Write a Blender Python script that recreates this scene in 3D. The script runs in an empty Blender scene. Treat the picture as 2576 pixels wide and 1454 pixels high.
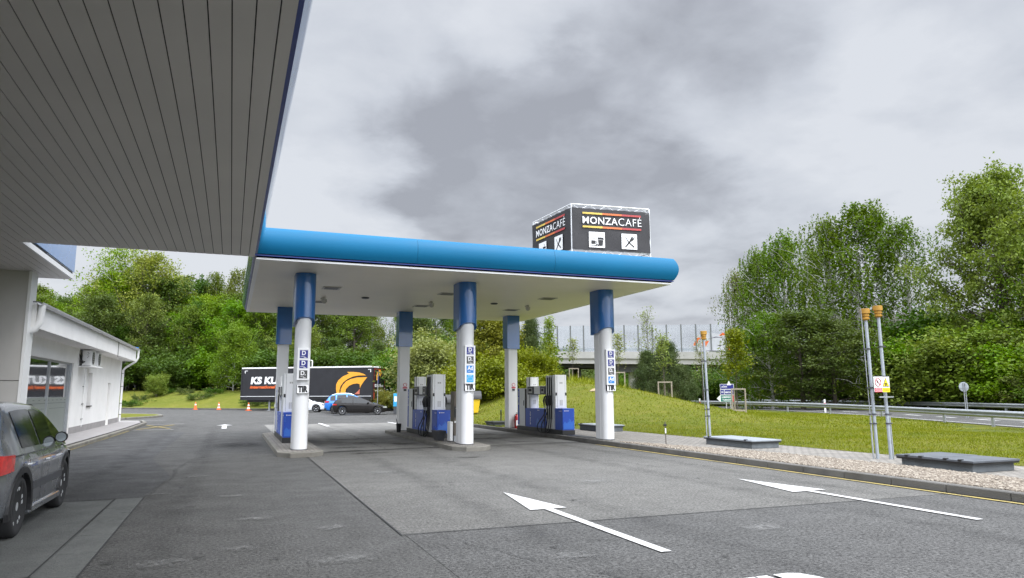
import bpy, bmesh, math, random
import numpy as np
from mathutils import Vector, Matrix
R = lambda a: a*math.pi/180
sc = bpy.context.scene
COL = sc.collection
rnd = random.Random(7)
# ------------------------------------------------------------------ camera
F, PITCH, YAW, ROLL, EYE = 1764.83, R(8.381), R(21.648), R(-0.257), 1.6
fw = Vector((math.sin(YAW)*math.cos(PITCH), math.cos(YAW)*math.cos(PITCH), math.sin(PITCH)))
r0 = Vector((math.cos(YAW), -math.sin(YAW), 0)); u0 = r0.cross(fw)
rt = r0*math.cos(ROLL)+u0*math.sin(ROLL); up = u0*math.cos(ROLL)-r0*math.sin(ROLL)
cd = bpy.data.cameras.new('camera'); cam = bpy.data.objects.new('camera', cd); COL.objects.link(cam)
cd.sensor_width = 36; cd.lens = F/2576*36; cd.clip_end = 6000; cd.clip_start = .1
cam.matrix_world = Matrix(((rt.x, up.x, -fw.x, 0), (rt.y, up.y, -fw.y, 0), (rt.z, up.z, -fw.z, EYE), (0, 0, 0, 1)))
sc.camera = cam
fh = Vector((math.sin(YAW), math.cos(YAW), 0))
def ld(l, d):                    # lateral, depth (metres on the ground) -> world xy
    return r0.x*l+fh.x*d, r0.y*l+fh.y*d
def pd(px, d):                   # surveyed bearing and distance -> world xy
    return ld((px-1288)/F*d, d)

# ------------------------------------------------------------------ helpers
def tag(o, label=None, cat=None, group=None, kind=None):
    if label: o['label'] = label
    if cat: o['category'] = cat
    if group: o['group'] = group
    if kind: o['kind'] = kind
    return o
def thing(name, label, cat, loc=(0, 0, 0), rz=0, group=None, rot=None):
    o = bpy.data.objects.new(name, None); COL.objects.link(o)
    o.location = loc; o.rotation_euler = rot if rot else (0, 0, rz); o.empty_display_size = .2
    return tag(o, label, cat, group)
def kids(o): return [c for c in bpy.data.objects if c.parent == o]
def copy_tree(o, parent=None):
    c = o.copy(); COL.objects.link(c); c.parent = parent
    for ch in list(o.children): copy_tree(ch, c)
    return c
def dup(o, loc, rz=0, label=None, scale=None):
    c = copy_tree(o); c.location = loc; c.rotation_euler = (0, 0, rz)
    if label: c['label'] = label
    if scale: c.scale = scale
    return c

class MB:
    def __init__(s): s.v = []; s.f = []; s.m = []; s.s = []
    def face(s, idx, m=0, sm=False): s.f.append(tuple(idx)); s.m.append(m); s.s.append(sm)
    def add(s, pts): n = len(s.v); s.v.extend([tuple(p) for p in pts]); return n
    def poly(s, pts, m=0): n = s.add(pts); s.face(range(n, n+len(pts)), m); return s
    def box(s, x0, x1, y0, y1, z0, z1, m=0):
        n = s.add([(x0,y0,z0),(x1,y0,z0),(x1,y1,z0),(x0,y1,z0),(x0,y0,z1),(x1,y0,z1),(x1,y1,z1),(x0,y1,z1)])
        for q in ((3,2,1,0),(4,5,6,7),(0,1,5,4),(1,2,6,5),(2,3,7,6),(3,0,4,7)): s.face([n+i for i in q], m)
        return s
    def bar(s, a, b, w, h, m=0, upv=(0, 0, 1)):
        a, b = Vector(a), Vector(b); d = (b-a).normalized(); sd = d.cross(Vector(upv))
        if sd.length < 1e-4: sd = d.cross(Vector((1, 0, 0)))
        sd.normalize(); u = sd.cross(d)
        P = []
        for c in (a, b):
            for i, j in ((-1,-1),(1,-1),(1,1),(-1,1)): P.append(c+sd*(w/2*i)+u*(h/2*j))
        n = s.add(P)
        for q in ((3,2,1,0),(4,5,6,7),(0,1,5,4),(1,2,6,5),(2,3,7,6),(3,0,4,7)): s.face([n+i for i in q], m)
        return s
    def loft(s, rings, m=0, sm=True, cap=True, close=True):
        base = [s.add(r) for r in rings]; k = len(rings[0])
        for a, b in zip(base, base[1:]):
            for i in range(k if close else k-1):
                j = (i+1) % k; s.face((a+i, a+j, b+j, b+i), m, sm)
        if cap:
            s.face([base[0]+i for i in range(k)][::-1], m); s.face([base[-1]+i for i in range(k)], m)
        return s
    def tube(s, pts, rad, n=8, m=0, cap=True):
        pts = [Vector(p) for p in pts]
        if not hasattr(rad, '__len__'): rad = [rad]*len(pts)
        rings = []; prev = None
        for i, p in enumerate(pts):
            t = (pts[min(i+1, len(pts)-1)]-pts[max(i-1, 0)]).normalized()
            if prev is None:
                a = Vector((0, 0, 1)) if abs(t.z) < .9 else Vector((1, 0, 0)); x = t.cross(a).normalized()
            else:
                x = (prev-t*prev.dot(t)).normalized()
            prev = x; y = t.cross(x)
            rings.append([p+(x*math.cos(2*math.pi*k/n)+y*math.sin(2*math.pi*k/n))*rad[i] for k in range(n)])
        return s.loft(rings, m, True, cap)
    def lathe(s, prof, n=24, c=(0, 0, 0), axis='z', m=0, cap=True):
        rings = []
        for r, h in prof:
            ring = []
            for k in range(n):
                a = 2*math.pi*k/n; x, y = r*math.cos(a), r*math.sin(a)
                ring.append((c[0]+x, c[1]+y, c[2]+h) if axis == 'z' else (c[0]+x, c[1]+h, c[2]+y) if axis == 'y' else (c[0]+h, c[1]+x, c[2]+y))
            rings.append(ring)
        return s.loft(rings, m, True, cap)
    def prism(s, poly, lo, hi, axis='z', m=0):
        def P(a, b, h): return (a, b, h) if axis == 'z' else (a, h, b) if axis == 'y' else (h, a, b)
        n = s.add([P(a, b, lo) for a, b in poly]+[P(a, b, hi) for a, b in poly]); k = len(poly)
        for i in range(k):
            j = (i+1) % k; s.face((n+i, n+j, n+k+j, n+k+i), m)
        s.face([n+i for i in range(k)][::-1], m); s.face([n+k+i for i in range(k)], m)
        return s
    def build(s, name, mats, parent=None, bevel=0, seg=2, sharp=35):
        me = bpy.data.meshes.new(name); me.from_pydata(s.v, [], s.f)
        mats = mats if isinstance(mats, (list, tuple)) else [mats]
        for mt in mats: me.materials.append(mt)
        me.polygons.foreach_set('material_index', s.m); me.polygons.foreach_set('use_smooth', s.s)
        bm = bmesh.new(); bm.from_mesh(me); bmesh.ops.recalc_face_normals(bm, faces=bm.faces); bm.to_mesh(me); bm.free()
        if any(s.s): me.set_sharp_from_angle(angle=R(sharp))
        me.update()
        o = bpy.data.objects.new(name, me); COL.objects.link(o)
        if parent is not None: o.parent = parent
        if bevel:
            b = o.modifiers.new('soft_edge', 'BEVEL'); b.width = bevel; b.segments = seg; b.limit_method = 'ANGLE'; b.angle_limit = R(40)
        return o
def sheet(name, pts, z, mt, kind='structure', parent=None):
    o = MB().poly([(x, y, z) for x, y in pts]).build(name, mt, parent)
    return tag(o, kind=kind) if parent is None else o
def text_mb(body, size, bold=0, shear=0, extrude=.002, spacing=1, align='CENTER'):
    cu = bpy.data.curves.new('t', 'FONT'); cu.body = body; cu.size = size; cu.offset = bold; cu.shear = shear
    cu.extrude = extrude; cu.align_x = align; cu.align_y = 'CENTER'; cu.space_character = spacing; cu.resolution_u = 3
    o = bpy.data.objects.new('t', cu); COL.objects.link(o)
    me = bpy.data.meshes.new_from_object(o.evaluated_get(bpy.context.evaluated_depsgraph_get()))
    bpy.data.objects.remove(o); bpy.data.curves.remove(cu)
    return me
def fit_text(name, body, mt, parent, org, xdir, zdir, w, h, bold=0, shear=0, extrude=.003, spacing=1):
    """lettering whose box is w x h, centred at org in the plane xdir/zdir"""
    me = text_mb(body, 1, bold, shear, extrude/ max(h, .01), spacing)
    n = len(me.vertices); co = np.empty(n*3, 'f'); me.vertices.foreach_get('co', co); co = co.reshape(-1, 3)
    lo, hi = co.min(0), co.max(0); c = (lo+hi)/2; sx, sy = w/(hi[0]-lo[0]), h/(hi[1]-lo[1])
    X, Z = np.array(xdir, float), np.array(zdir, float); N = np.cross(X, Z); O = np.array(org, float)
    q = O+np.outer((co[:, 0]-c[0])*sx, X)+np.outer((co[:, 1]-c[1])*sy, Z)+np.outer(np.sign(co[:, 2]-c[2])*extrude, N)
    me.vertices.foreach_set('co', q.astype('f').ravel()); me.materials.clear(); me.materials.append(mt); me.update()
    o = bpy.data.objects.new(name, me); COL.objects.link(o); o.parent = parent
    return o
def quads_mesh(name, V, mt, parent=None, k=4, smooth=False):
    V = np.asarray(V, 'f').reshape(-1, 3); nf = len(V)//k
    me = bpy.data.meshes.new(name); me.vertices.add(len(V)); me.vertices.foreach_set('co', V.ravel())
    me.loops.add(nf*k); me.loops.foreach_set('vertex_index', np.arange(nf*k, dtype='i'))
    me.polygons.add(nf); me.polygons.foreach_set('loop_start', np.arange(0, nf*k, k, dtype='i'))
    me.materials.append(mt); me.update(calc_edges=True); me.validate()
    o = bpy.data.objects.new(name, me); COL.objects.link(o)
    if parent is not None: o.parent = parent
    return o

def split_loose(o):
    """one object per loose piece, all with the name, parent and modifiers of o"""
    me = o.data; n = len(me.vertices); root = list(range(n))
    def find(a):
        while root[a] != a: root[a] = root[root[a]]; a = root[a]
        return a
    for p in me.polygons:
        a = find(p.vertices[0])
        for v in p.vertices[1:]: root[find(v)] = a
    isl = {}
    for p in me.polygons: isl.setdefault(find(p.vertices[0]), []).append(p)
    if len(isl) < 2: return [o]
    nm = o.name.split('.')[0]; res = []
    for fs in isl.values():
        idx = {}; F_ = []
        for p in fs: F_.append([idx.setdefault(v, len(idx)) for v in p.vertices])
        m = bpy.data.meshes.new(nm); m.from_pydata([me.vertices[v].co[:] for v in idx], [], F_)
        for q in me.materials: m.materials.append(q)
        m.polygons.foreach_set('material_index', [p.material_index for p in fs]); m.polygons.foreach_set('use_smooth', [p.use_smooth for p in fs])
        if any(p.use_smooth for p in fs): m.set_sharp_from_angle(angle=R(35))
        c = o.copy(); c.data = m; COL.objects.link(c); res.append(c)
    bpy.data.objects.remove(o); return res

# ------------------------------------------------------------------ materials
class NT:
    def __init__(s, t): s.t = t; s.t.nodes.clear()
    def n(s, ty, **kw):
        o = s.t.nodes.new(ty)
        for k, v in kw.items():
            if k == 'ins':
                for i, x in v.items():
                    if hasattr(x, 'is_output'): s.t.links.new(x, o.inputs[i])
                    else: o.inputs[i].default_value = x
            else: setattr(o, k, v)
        return o
    def math(s, op, a, b=0., clamp=False):
        return s.n('ShaderNodeMath', operation=op, use_clamp=clamp, ins={0: a, 1: b}).outputs[0]
    def mix(s, f, a, b, blend='MIX'):
        return s.n('ShaderNodeMix', data_type='RGBA', blend_type=blend, ins={0: f, 6: a, 7: b}).outputs[2]
    def noise(s, vec, scale, detail=4, rough=.55, dist=0):
        return s.n('ShaderNodeTexNoise', ins={'Vector': vec, 'Scale': scale, 'Detail': detail, 'Roughness': rough, 'Distortion': dist}).outputs[0]
    def ramp(s, f, stops):
        o = s.n('ShaderNodeValToRGB', ins={0: f}); e = o.color_ramp.elements
        while len(e) < len(stops): e.new(.5)
        for x, (p, c) in zip(e, stops): x.position = p; x.color = c if len(c) == 4 else (*c, 1)
        return o.outputs[0]
    def rng(s, f, a, b, c=0, d=1):
        return s.n('ShaderNodeMapRange', ins={0: f, 1: a, 2: b, 3: c, 4: d}).outputs[0]
def c4(c, k=1): return (min(1, c[0]*k), min(1, c[1]*k), min(1, c[2]*k), 1)
def mat(name, col, rough=.5, metal=0, var=.08, vscale=3, bump=0, bscale=60, coat=0, spec=.5, dirt=0, dcol=(.08, .07, .055), emit=0):
    m = bpy.data.materials.new(name); m.use_nodes = True; t = NT(m.node_tree)
    tc = t.n('ShaderNodeTexCoord').outputs['Object']
    nz = t.noise(tc, vscale, 5)
    base = t.mix(t.rng(nz, .3, .7), c4(col, 1-var), c4(col, 1+var))
    if dirt:
        d = t.noise(tc, vscale*.7, 8, .65, .4); base = t.mix(t.rng(d, .5, .78, 0, dirt), base, c4(dcol))
    p = t.n('ShaderNodeBsdfPrincipled', ins={'Base Color': base, 'Metallic': metal, 'Coat Weight': coat, 'Coat Roughness': .06, 'Specular IOR Level': spec})
    t.t.links.new(t.rng(nz, .25, .75, max(.02, rough-.06), min(1, rough+.06)), p.inputs['Roughness'])
    if bump:
        b = t.n('ShaderNodeBump', ins={'Strength': bump, 'Distance': .02, 'Height': t.noise(tc, bscale, 3)})
        t.t.links.new(b.outputs[0], p.inputs['Normal'])
    t.n('ShaderNodeOutputMaterial', ins={0: p.outputs[0]})
    return m
def asphalt(name, dark, light, stain=.35, speck=.5, sc_=1.0):
    m = bpy.data.materials.new(name); m.use_nodes = True; t = NT(m.node_tree)
    tc = t.n('ShaderNodeTexCoord').outputs['Object']
    big = t.noise(tc, .22, 6, .6, .6); mid = t.noise(tc, 1.7, 5, .6)
    sp = t.noise(tc, 27*sc_, 4, .85); fine = t.n('ShaderNodeTexVoronoi', ins={'Vector': tc, 'Scale': 95*sc_})
    base = t.mix(t.rng(big, .3, .7), c4(dark), c4(light))
    base = t.mix(t.rng(mid, .35, .75, 0, stain), base, c4(dark, .62))
    stretch = t.n('ShaderNodeMapping', ins={0: tc, 3: (2.4, .12, 1)}).outputs[0]
    base = t.mix(t.rng(t.noise(stretch, 1, 4, .6), .52, .75, 0, stain*.6), base, c4(dark, .55))
    lum = t.math('ADD', t.rng(sp, .36, .64, 1-speck*.75, 1+speck*.85), t.rng(fine.outputs[1], 0, 1, -speck*.35, speck*.35))
    base = t.mix(1, base, t.n('ShaderNodeCombineColor', ins={0: lum, 1: lum, 2: lum}).outputs[0], 'MULTIPLY')
    p = t.n('ShaderNodeBsdfPrincipled', ins={'Base Color': base, 'Specular IOR Level': .35})
    t.t.links.new(t.rng(mid, .3, .7, .72, .95), p.inputs['Roughness'])
    b = t.n('ShaderNodeBump', ins={'Strength': .5, 'Distance': .01, 'Height': t.math('ADD', sp, fine.outputs[0])})
    t.t.links.new(b.outputs[0], p.inputs['Normal'])
    t.n('ShaderNodeOutputMaterial', ins={0: p.outputs[0]})
    return m
def grass_mat(name, a, b, c):
    m = bpy.data.materials.new(name); m.use_nodes = True; t = NT(m.node_tree)
    tc = t.n('ShaderNodeTexCoord').outputs['Object']
    big = t.noise(tc, .16, 5, .6, .5); mid = t.noise(tc, 1.1, 6, .7); fine = t.noise(tc, 14, 4, .7)
    base = t.mix(t.rng(big, .35, .65), c4(a), c4(b))
    base = t.mix(t.rng(mid, .48, .72, 0, .8), base, c4(c))
    base = t.mix(t.rng(fine, .3, .7, 0, .55), base, c4(a, .45))
    p = t.n('ShaderNodeBsdfPrincipled', ins={'Base Color': base, 'Roughness': .9, 'Specular IOR Level': .15})
    bp = t.n('ShaderNodeBump', ins={'Strength': 1, 'Distance': .12, 'Height': t.math('ADD', fine, mid)})
    t.t.links.new(bp.outputs[0], p.inputs['Normal'])
    t.n('ShaderNodeOutputMaterial', ins={0: p.outputs[0]})
    return m
def leaf_mat(name, a, b, trans=.35):
    m = bpy.data.materials.new(name); m.use_nodes = True; t = NT(m.node_tree)
    geo = t.n('ShaderNodeNewGeometry'); tc = t.n('ShaderNodeTexCoord').outputs['Object']
    oi = t.n('ShaderNodeObjectInfo').outputs['Random']
    base = t.mix(t.rng(t.noise(tc, .55, 3), .3, .7), c4(a), c4(b))
    ri = t.n('ShaderNodeHueSaturation', ins={0: t.rng(oi, 0, 1, .475, .52), 1: t.rng(oi, 0, 1, .95, 1.2), 2: t.rng(geo.outputs['Random Per Island'], 0, 1, .8, 1.2), 4: base}).outputs[0]
    d = t.n('ShaderNodeBsdfPrincipled', ins={'Base Color': ri, 'Roughness': .6, 'Specular IOR Level': .25})
    tr = t.n('ShaderNodeBsdfTranslucent', ins={0: t.mix(1, ri, (1.0, 1.0, .45, 1), 'MULTIPLY')})
    mx = t.n('ShaderNodeMixShader', ins={0: trans, 1: d.outputs[0], 2: tr.outputs[0]})
    t.n('ShaderNodeOutputMaterial', ins={0: mx.outputs[0]})
    return m
M = {}
M['asphalt'] = asphalt('asphalt', (.06, .059, .056), (.086, .084, .079), .38, .95)
M['asphalt_light'] = asphalt('worn_asphalt', (.09, .0875, .081), (.122, .118, .108), .25, .85)
M['asphalt_new'] = asphalt('dark_asphalt', (.06, .059, .0565), (.085, .083, .079), .32, 1.05)
M['concrete_slab'] = asphalt('concrete_slab', (.15, .146, .134), (.215, .208, .193), .6, .12, .5)
M['gutter_concrete'] = asphalt('channel_concrete', (.1, .104, .098), (.14, .144, .136), .4, .16, .6)
M['kerb'] = mat('kerb_concrete', (.12, .115, .105), .9, var=.25, vscale=2, bump=.5, dirt=.6)
M['kerb_light'] = mat('island_kerb', (.19, .18, .155), .9, var=.2, vscale=2, bump=.5, dirt=.5)
M['paver'] = None
def road_paint(name, col, worn):
    m = bpy.data.materials.new(name); m.use_nodes = True; t = NT(m.node_tree)
    tc = t.n('ShaderNodeTexCoord').outputs['Object']
    a = t.noise(tc, 38, 6, .75); b = t.noise(tc, 1.6, 5, .6); f = t.math('ADD', a, t.math('MULTIPLY', t.math('SUBTRACT', b, .5), .55))
    c = t.mix(t.rng(t.noise(tc, 5, 5), .3, .7), c4(col, .86), c4(col))
    c = t.mix(t.rng(f, worn, worn+.1), c, c4((.1, .1, .1)))
    p = t.n('ShaderNodeBsdfPrincipled', ins={'Base Color': c, 'Roughness': .85, 'Specular IOR Level': .3})
    t.n('ShaderNodeOutputMaterial', ins={0: p.outputs[0]})
    return m
M['paint_white'] = road_paint('road_paint_white', (.5, .495, .48), .575)
M['paint_yellow'] = road_paint('road_paint_yellow', (.38, .3, .1), .51)
M['asphalt_dark'] = asphalt('dark_lane_asphalt', (.05, .05, .05), (.075, .075, .074), .4, .8)
M['crack'] = mat('crack_fill', (.03, .03, .03), .9)
M['blue'] = mat('canopy_blue', (.004, .095, .31), .35, var=.04, vscale=1, coat=.7, spec=.4)
M['blue_fascia'] = mat('fascia_blue', (.003, .122, .25), .5, var=.05, vscale=.6, coat=0, spec=.2)
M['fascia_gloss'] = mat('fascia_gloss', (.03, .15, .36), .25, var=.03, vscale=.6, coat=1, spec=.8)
M['blue_dark'] = mat('navy_trim', (.006, .03, .2), .35, var=.05)
M['pump_blue'] = mat('pump_blue', (.008, .065, .42), .4, var=.06, vscale=2)
M['pump_blue_light'] = mat('pump_print', (.03, .14, .55), .3, var=.1, vscale=3)
M['white'] = mat('white_steel', (.72, .72, .72), .35, var=.03, vscale=1.3, dirt=.22, dcol=(.36, .34, .3))
M['white_wall'] = mat('white_render', (.84, .83, .81), .85, var=.035, vscale=1.5, bump=.15, dirt=.14, dcol=(.5, .47, .42))
M['pump_white'] = mat('pump_white', (.86, .86, .85), .4, var=.03, vscale=2, dirt=.1, dcol=(.4, .38, .34))
M['panel_grey'] = mat('grey_panel', (.46, .445, .42), .6, var=.04, vscale=1)
M['soffit'] = mat('soffit_metal', (.74, .715, .68), .5, var=.04, vscale=.6, spec=.4)
M['soffit_far'] = mat('soffit_white', (.78, .735, .64), .45, var=.05, vscale=.5, spec=.5)
M['gap'] = mat('dark_gap', (.035, .03, .028), .8)  # plain dark tone for joints, slots, wires and discs
M['trim_white'] = mat('trim_white', (.78, .78, .77), .4, var=.03)
M['plinth'] = mat('plinth_render', (.3, .285, .28), .9, var=.1, vscale=3, bump=.3)
M['grey_metal'] = mat('galvanised_steel', (.4, .42, .44), .45, .6, var=.12, vscale=5)
M['pipe'] = mat('painted_pipe', (.33, .36, .39), .5, var=.1, vscale=4)
M['light_metal'] = mat('light_aluminium', (.66, .67, .68), .38, .15, var=.06)
M['dark_grey'] = mat('dark_grey_plastic', (.06, .062, .068), .5, var=.1)
M['black'] = mat('black_plastic', (.016, .016, .017), .45, var=.2)
M['rubber'] = mat('black_rubber', (.018, .018, .019), .7, var=.2, vscale=10)
M['black_print'] = mat('black_print', (.012, .012, .013), .5)
M['white_print'] = mat('white_print', (.8, .8, .8), .5, var=.02)
M['grey_print'] = mat('grey_print', (.06, .06, .058), .5)
M['navy_print'] = mat('navy_print', (.016, .02, .2), .4)
M['azure_print'] = mat('azure_print', (.02, .2, .55), .4)
M['sky_print'] = mat('sky_print', (.03, .35, .68), .4)
M['red'] = mat('red_paint', (.5, .016, .02), .35, var=.08, coat=.3)
M['red_print'] = mat('red_print', (.55, .025, .05), .5)
M['orange'] = mat('orange_print', (.75, .14, .03), .5)
M['amber'] = mat('amber_print', (.8, .36, .03), .55, var=.05)
M['rose'] = mat('rose_print', (.55, .16, .1), .5)
M['yellow'] = mat('yellow_plastic', (.75, .5, .02), .5, var=.06)
M['yellow_print'] = mat('yellow_print', (.78, .62, .02), .5)
M['vent_cap'] = mat('vent_cap_yellow', (.42, .22, .025), .55, var=.15, vscale=6, dirt=.3)
M['brown'] = mat('brown_steel', (.12, .1, .08), .5, .2, var=.1)
M['curtain'] = mat('trailer_curtain', (.014, .014, .018), .48, var=.25, vscale=1.5, bump=.4, bscale=2.5)
M['banner'] = mat('banner_cloth', (.022, .021, .024), .55, var=.2, vscale=2, bump=.5, bscale=3)
M['cover_top'] = mat('chamber_lid', (.3, .33, .36), .45, .2, var=.12, vscale=3, dirt=.35)
M['cover_dark'] = mat('dark_chamber_lid', (.1, .11, .125), .5, .1, var=.2, vscale=3, dirt=.3)
M['cover_side'] = mat('chamber_concrete', (.13, .145, .155), .85, var=.2, vscale=4, bump=.5, dirt=.4)
M['bridge'] = mat('bridge_concrete', (.42, .41, .385), .9, var=.1, vscale=.5, dirt=.35, dcol=(.2, .19, .17))
M['bridge_shade'] = mat('shaded_bridge_concrete', (.08, .08, .082), .9, var=.2, vscale=.3)  # bridge concrete again, darkened to paint in the shade beneath the deck
M['wall_concrete'] = mat('wall_concrete', (.15, .145, .135), .95, var=.2, vscale=.4, dirt=.5)
M['post_steel'] = mat('noise_post', (.16, .17, .17), .6, .2, var=.1)
M['bark'] = mat('bark', (.085, .07, .055), .95, var=.4, vscale=6, bump=.8, bscale=20)
M['birch_bark'] = mat('birch_bark', (.42, .41, .38), .9, var=.3, vscale=3, dirt=.75, dcol=(.03, .03, .028))
M['wood'] = mat('stake_wood', (.3, .26, .2), .9, var=.2, vscale=5, bump=.4)
M['tyre'] = mat('tyre', (.02, .02, .021), .8, var=.2, vscale=10)
M['rim'] = mat('alloy', (.6, .61, .62), .35, .35, var=.04)
M['car_grey'] = mat('grey_car_paint', (.19, .2, .215), .28, .55, var=.03, coat=1)
M['car_black'] = mat('black_brown_paint', (.011, .0095, .009), .35, 0, var=.03, coat=.12, spec=.25)
M['car_blue'] = mat('blue_car_paint', (.012, .17, .58), .3, .3, var=.03, coat=1)
M['car_white'] = mat('white_car_paint', (.72, .74, .76), .3, 0, var=.02, coat=1)
M['car_dark'] = mat('dark_car_paint', (.02, .024, .03), .3, 0, var=.03, coat=1)
M['chrome'] = mat('chrome', (.7, .7, .7), .12, 1, var=.02)
M['lamp_red'] = mat('lamp_red', (.55, .014, .012), .12, var=.35, vscale=14, coat=1)
M['lamp_clear'] = mat('lamp_clear', (.6, .62, .64), .1, .4, var=.1, coat=1)
M['car_glass'] = mat('car_glass', (.008, .01, .011), .04, 0, var=.1, spec=.45)
M['glass'] = mat('shop_glass', (.012, .014, .014), -.05, 0, var=.05, vscale=.5, coat=1, spec=1)
M['frosted'] = mat('frosted_film', (.2, .225, .21), .4, 0, var=.04, vscale=.6, spec=.5)
M['fascia_sky_tint'] = mat('sky_tinted_fascia', (.05, .2, .48), .3, var=.03, coat=1)  # canopy blue with its sky reflection paled into the colour
M['gravel_bed'] = mat('gravel_bed', (.14, .11, .085), .95, var=.3, vscale=20, bump=1, bscale=30)
M['bare_soil'] = mat('bare_soil', (.3, .23, .13), .95, var=.25, vscale=4, bump=.6)
M['lawn'] = grass_mat('lawn', (.12, .15, .016), (.185, .19, .024), (.255, .225, .055))
M['wild'] = grass_mat('wild_grass', (.09, .13, .025), (.14, .165, .035), (.2, .17, .055))
M['roofing'] = mat('roofing', (.14, .14, .145), .7, var=.1)
M['roof_blue'] = mat('roof_blue', (.03, .16, .45), .4)
M['terracotta'] = mat('clinker', (.26, .24, .23), .9)
def mark_mat(name, col, amount, scale=6.):
    m = bpy.data.materials.new(name); m.use_nodes = True; t = NT(m.node_tree)
    c = t.n('ShaderNodeTexCoord'); g = t.n('ShaderNodeSeparateXYZ', ins={0: c.outputs['Generated']}); a = None
    for k in (0, 1):
        f = t.math('MULTIPLY', t.math('MULTIPLY', g.outputs[k], t.math('SUBTRACT', 1., g.outputs[k])), 4.); a = f if a is None else t.math('MULTIPLY', a, f)
    a = t.math('MULTIPLY', a, t.rng(t.noise(c.outputs['Object'], scale, 7, .7), .38, .66, 0, 1)); a = t.math('MULTIPLY', a, amount, True)
    d = t.n('ShaderNodeBsdfPrincipled', ins={'Base Color': c4(col), 'Roughness': .85, 'Specular IOR Level': .3}); tr = t.n('ShaderNodeBsdfTransparent')
    t.n('ShaderNodeOutputMaterial', ins={0: t.n('ShaderNodeMixShader', ins={0: a, 1: tr.outputs[0], 2: d.outputs[0]}).outputs[0]})
    return m
M['smear'] = mark_mat('pale_smear', (.2, .198, .19), .75, 9.); M['tyre_mark'] = mark_mat('tyre_mark', (.03, .03, .03), .24, 2.2); M['oil'] = mark_mat('oil_stain', (.02, .02, .019), .9, 5)
# clear acrylic with vertical bird stripes
def acrylic():
    m = bpy.data.materials.new('striped_acrylic'); m.use_nodes = True; t = NT(m.node_tree)
    tc = t.n('ShaderNodeTexCoord').outputs['Object']; x = t.n('ShaderNodeSeparateXYZ', ins={0: tc}).outputs[0]
    st = t.math('LESS_THAN', t.math('FRACT', t.math('MULTIPLY', x, 5.)), .13)
    gl = t.n('ShaderNodeBsdfGlossy', ins={0: (1, 1, 1, 1), 1: .1}); tr = t.n('ShaderNodeBsdfTransparent', ins={0: (.93, .95, .96, 1)})
    g = t.n('ShaderNodeMixShader', ins={0: .06, 1: tr.outputs[0], 2: gl.outputs[0]})
    d = t.n('ShaderNodeBsdfDiffuse', ins={0: (.3, .31, .33, 1)})
    o = t.n('ShaderNodeMixShader', ins={0: t.math('MULTIPLY', st, .16), 1: g.outputs[0], 2: d.outputs[0]})
    t.n('ShaderNodeOutputMaterial', ins={0: o.outputs[0]})
    return m
M['acrylic'] = acrylic()
def pavers():
    m = bpy.data.materials.new('block_paving'); m.use_nodes = True; t = NT(m.node_tree)
    tc = t.n('ShaderNodeTexCoord').outputs['Object']
    b = t.n('ShaderNodeTexBrick', ins={'Vector': tc, 'Color1': c4((.2, .185, .165)), 'Color2': c4((.27, .25, .22)), 'Mortar': c4((.07, .065, .055)), 'Scale': 1., 'Mortar Size': .012, 'Brick Width': .22, 'Row Height': .12, 'Bias': 0.})
    c = t.mix(t.rng(t.noise(tc, 1.5, 6), .4, .75, 0, .5), b.outputs[0], c4((.1, .095, .08)))
    p = t.n('ShaderNodeBsdfPrincipled', ins={'Base Color': c, 'Roughness': .9})
    bp = t.n('ShaderNodeBump', ins={'Strength': .6, 'Distance': .01, 'Height': b.outputs[1]}); bp.invert = True
    t.t.links.new(bp.outputs[0], p.inputs['Normal'])
    t.n('ShaderNodeOutputMaterial', ins={0: p.outputs[0]})
    return m
M['paver'] = pavers()
L_ = dict(fresh=leaf_mat('fresh_leaves', (.145, .225, .02), (.205, .265, .028)), mid=leaf_mat('green_leaves', (.085, .155, .018), (.13, .19, .024)),
          dark=leaf_mat('dark_leaves', (.055, .1, .02), (.095, .14, .026)), birch=leaf_mat('birch_leaves', (.09, .138, .018), (.135, .172, .025)),
          pine=leaf_mat('pine_needles', (.05, .075, .027), (.085, .105, .036), .15), yellow=leaf_mat('golden_leaves', (.145, .16, .024), (.2, .2, .033)),
          bright=leaf_mat('bright_leaves', (.115, .2, .025), (.165, .235, .032)), pale=leaf_mat('pale_leaves', (.18, .23, .065), (.24, .27, .09)))

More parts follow.
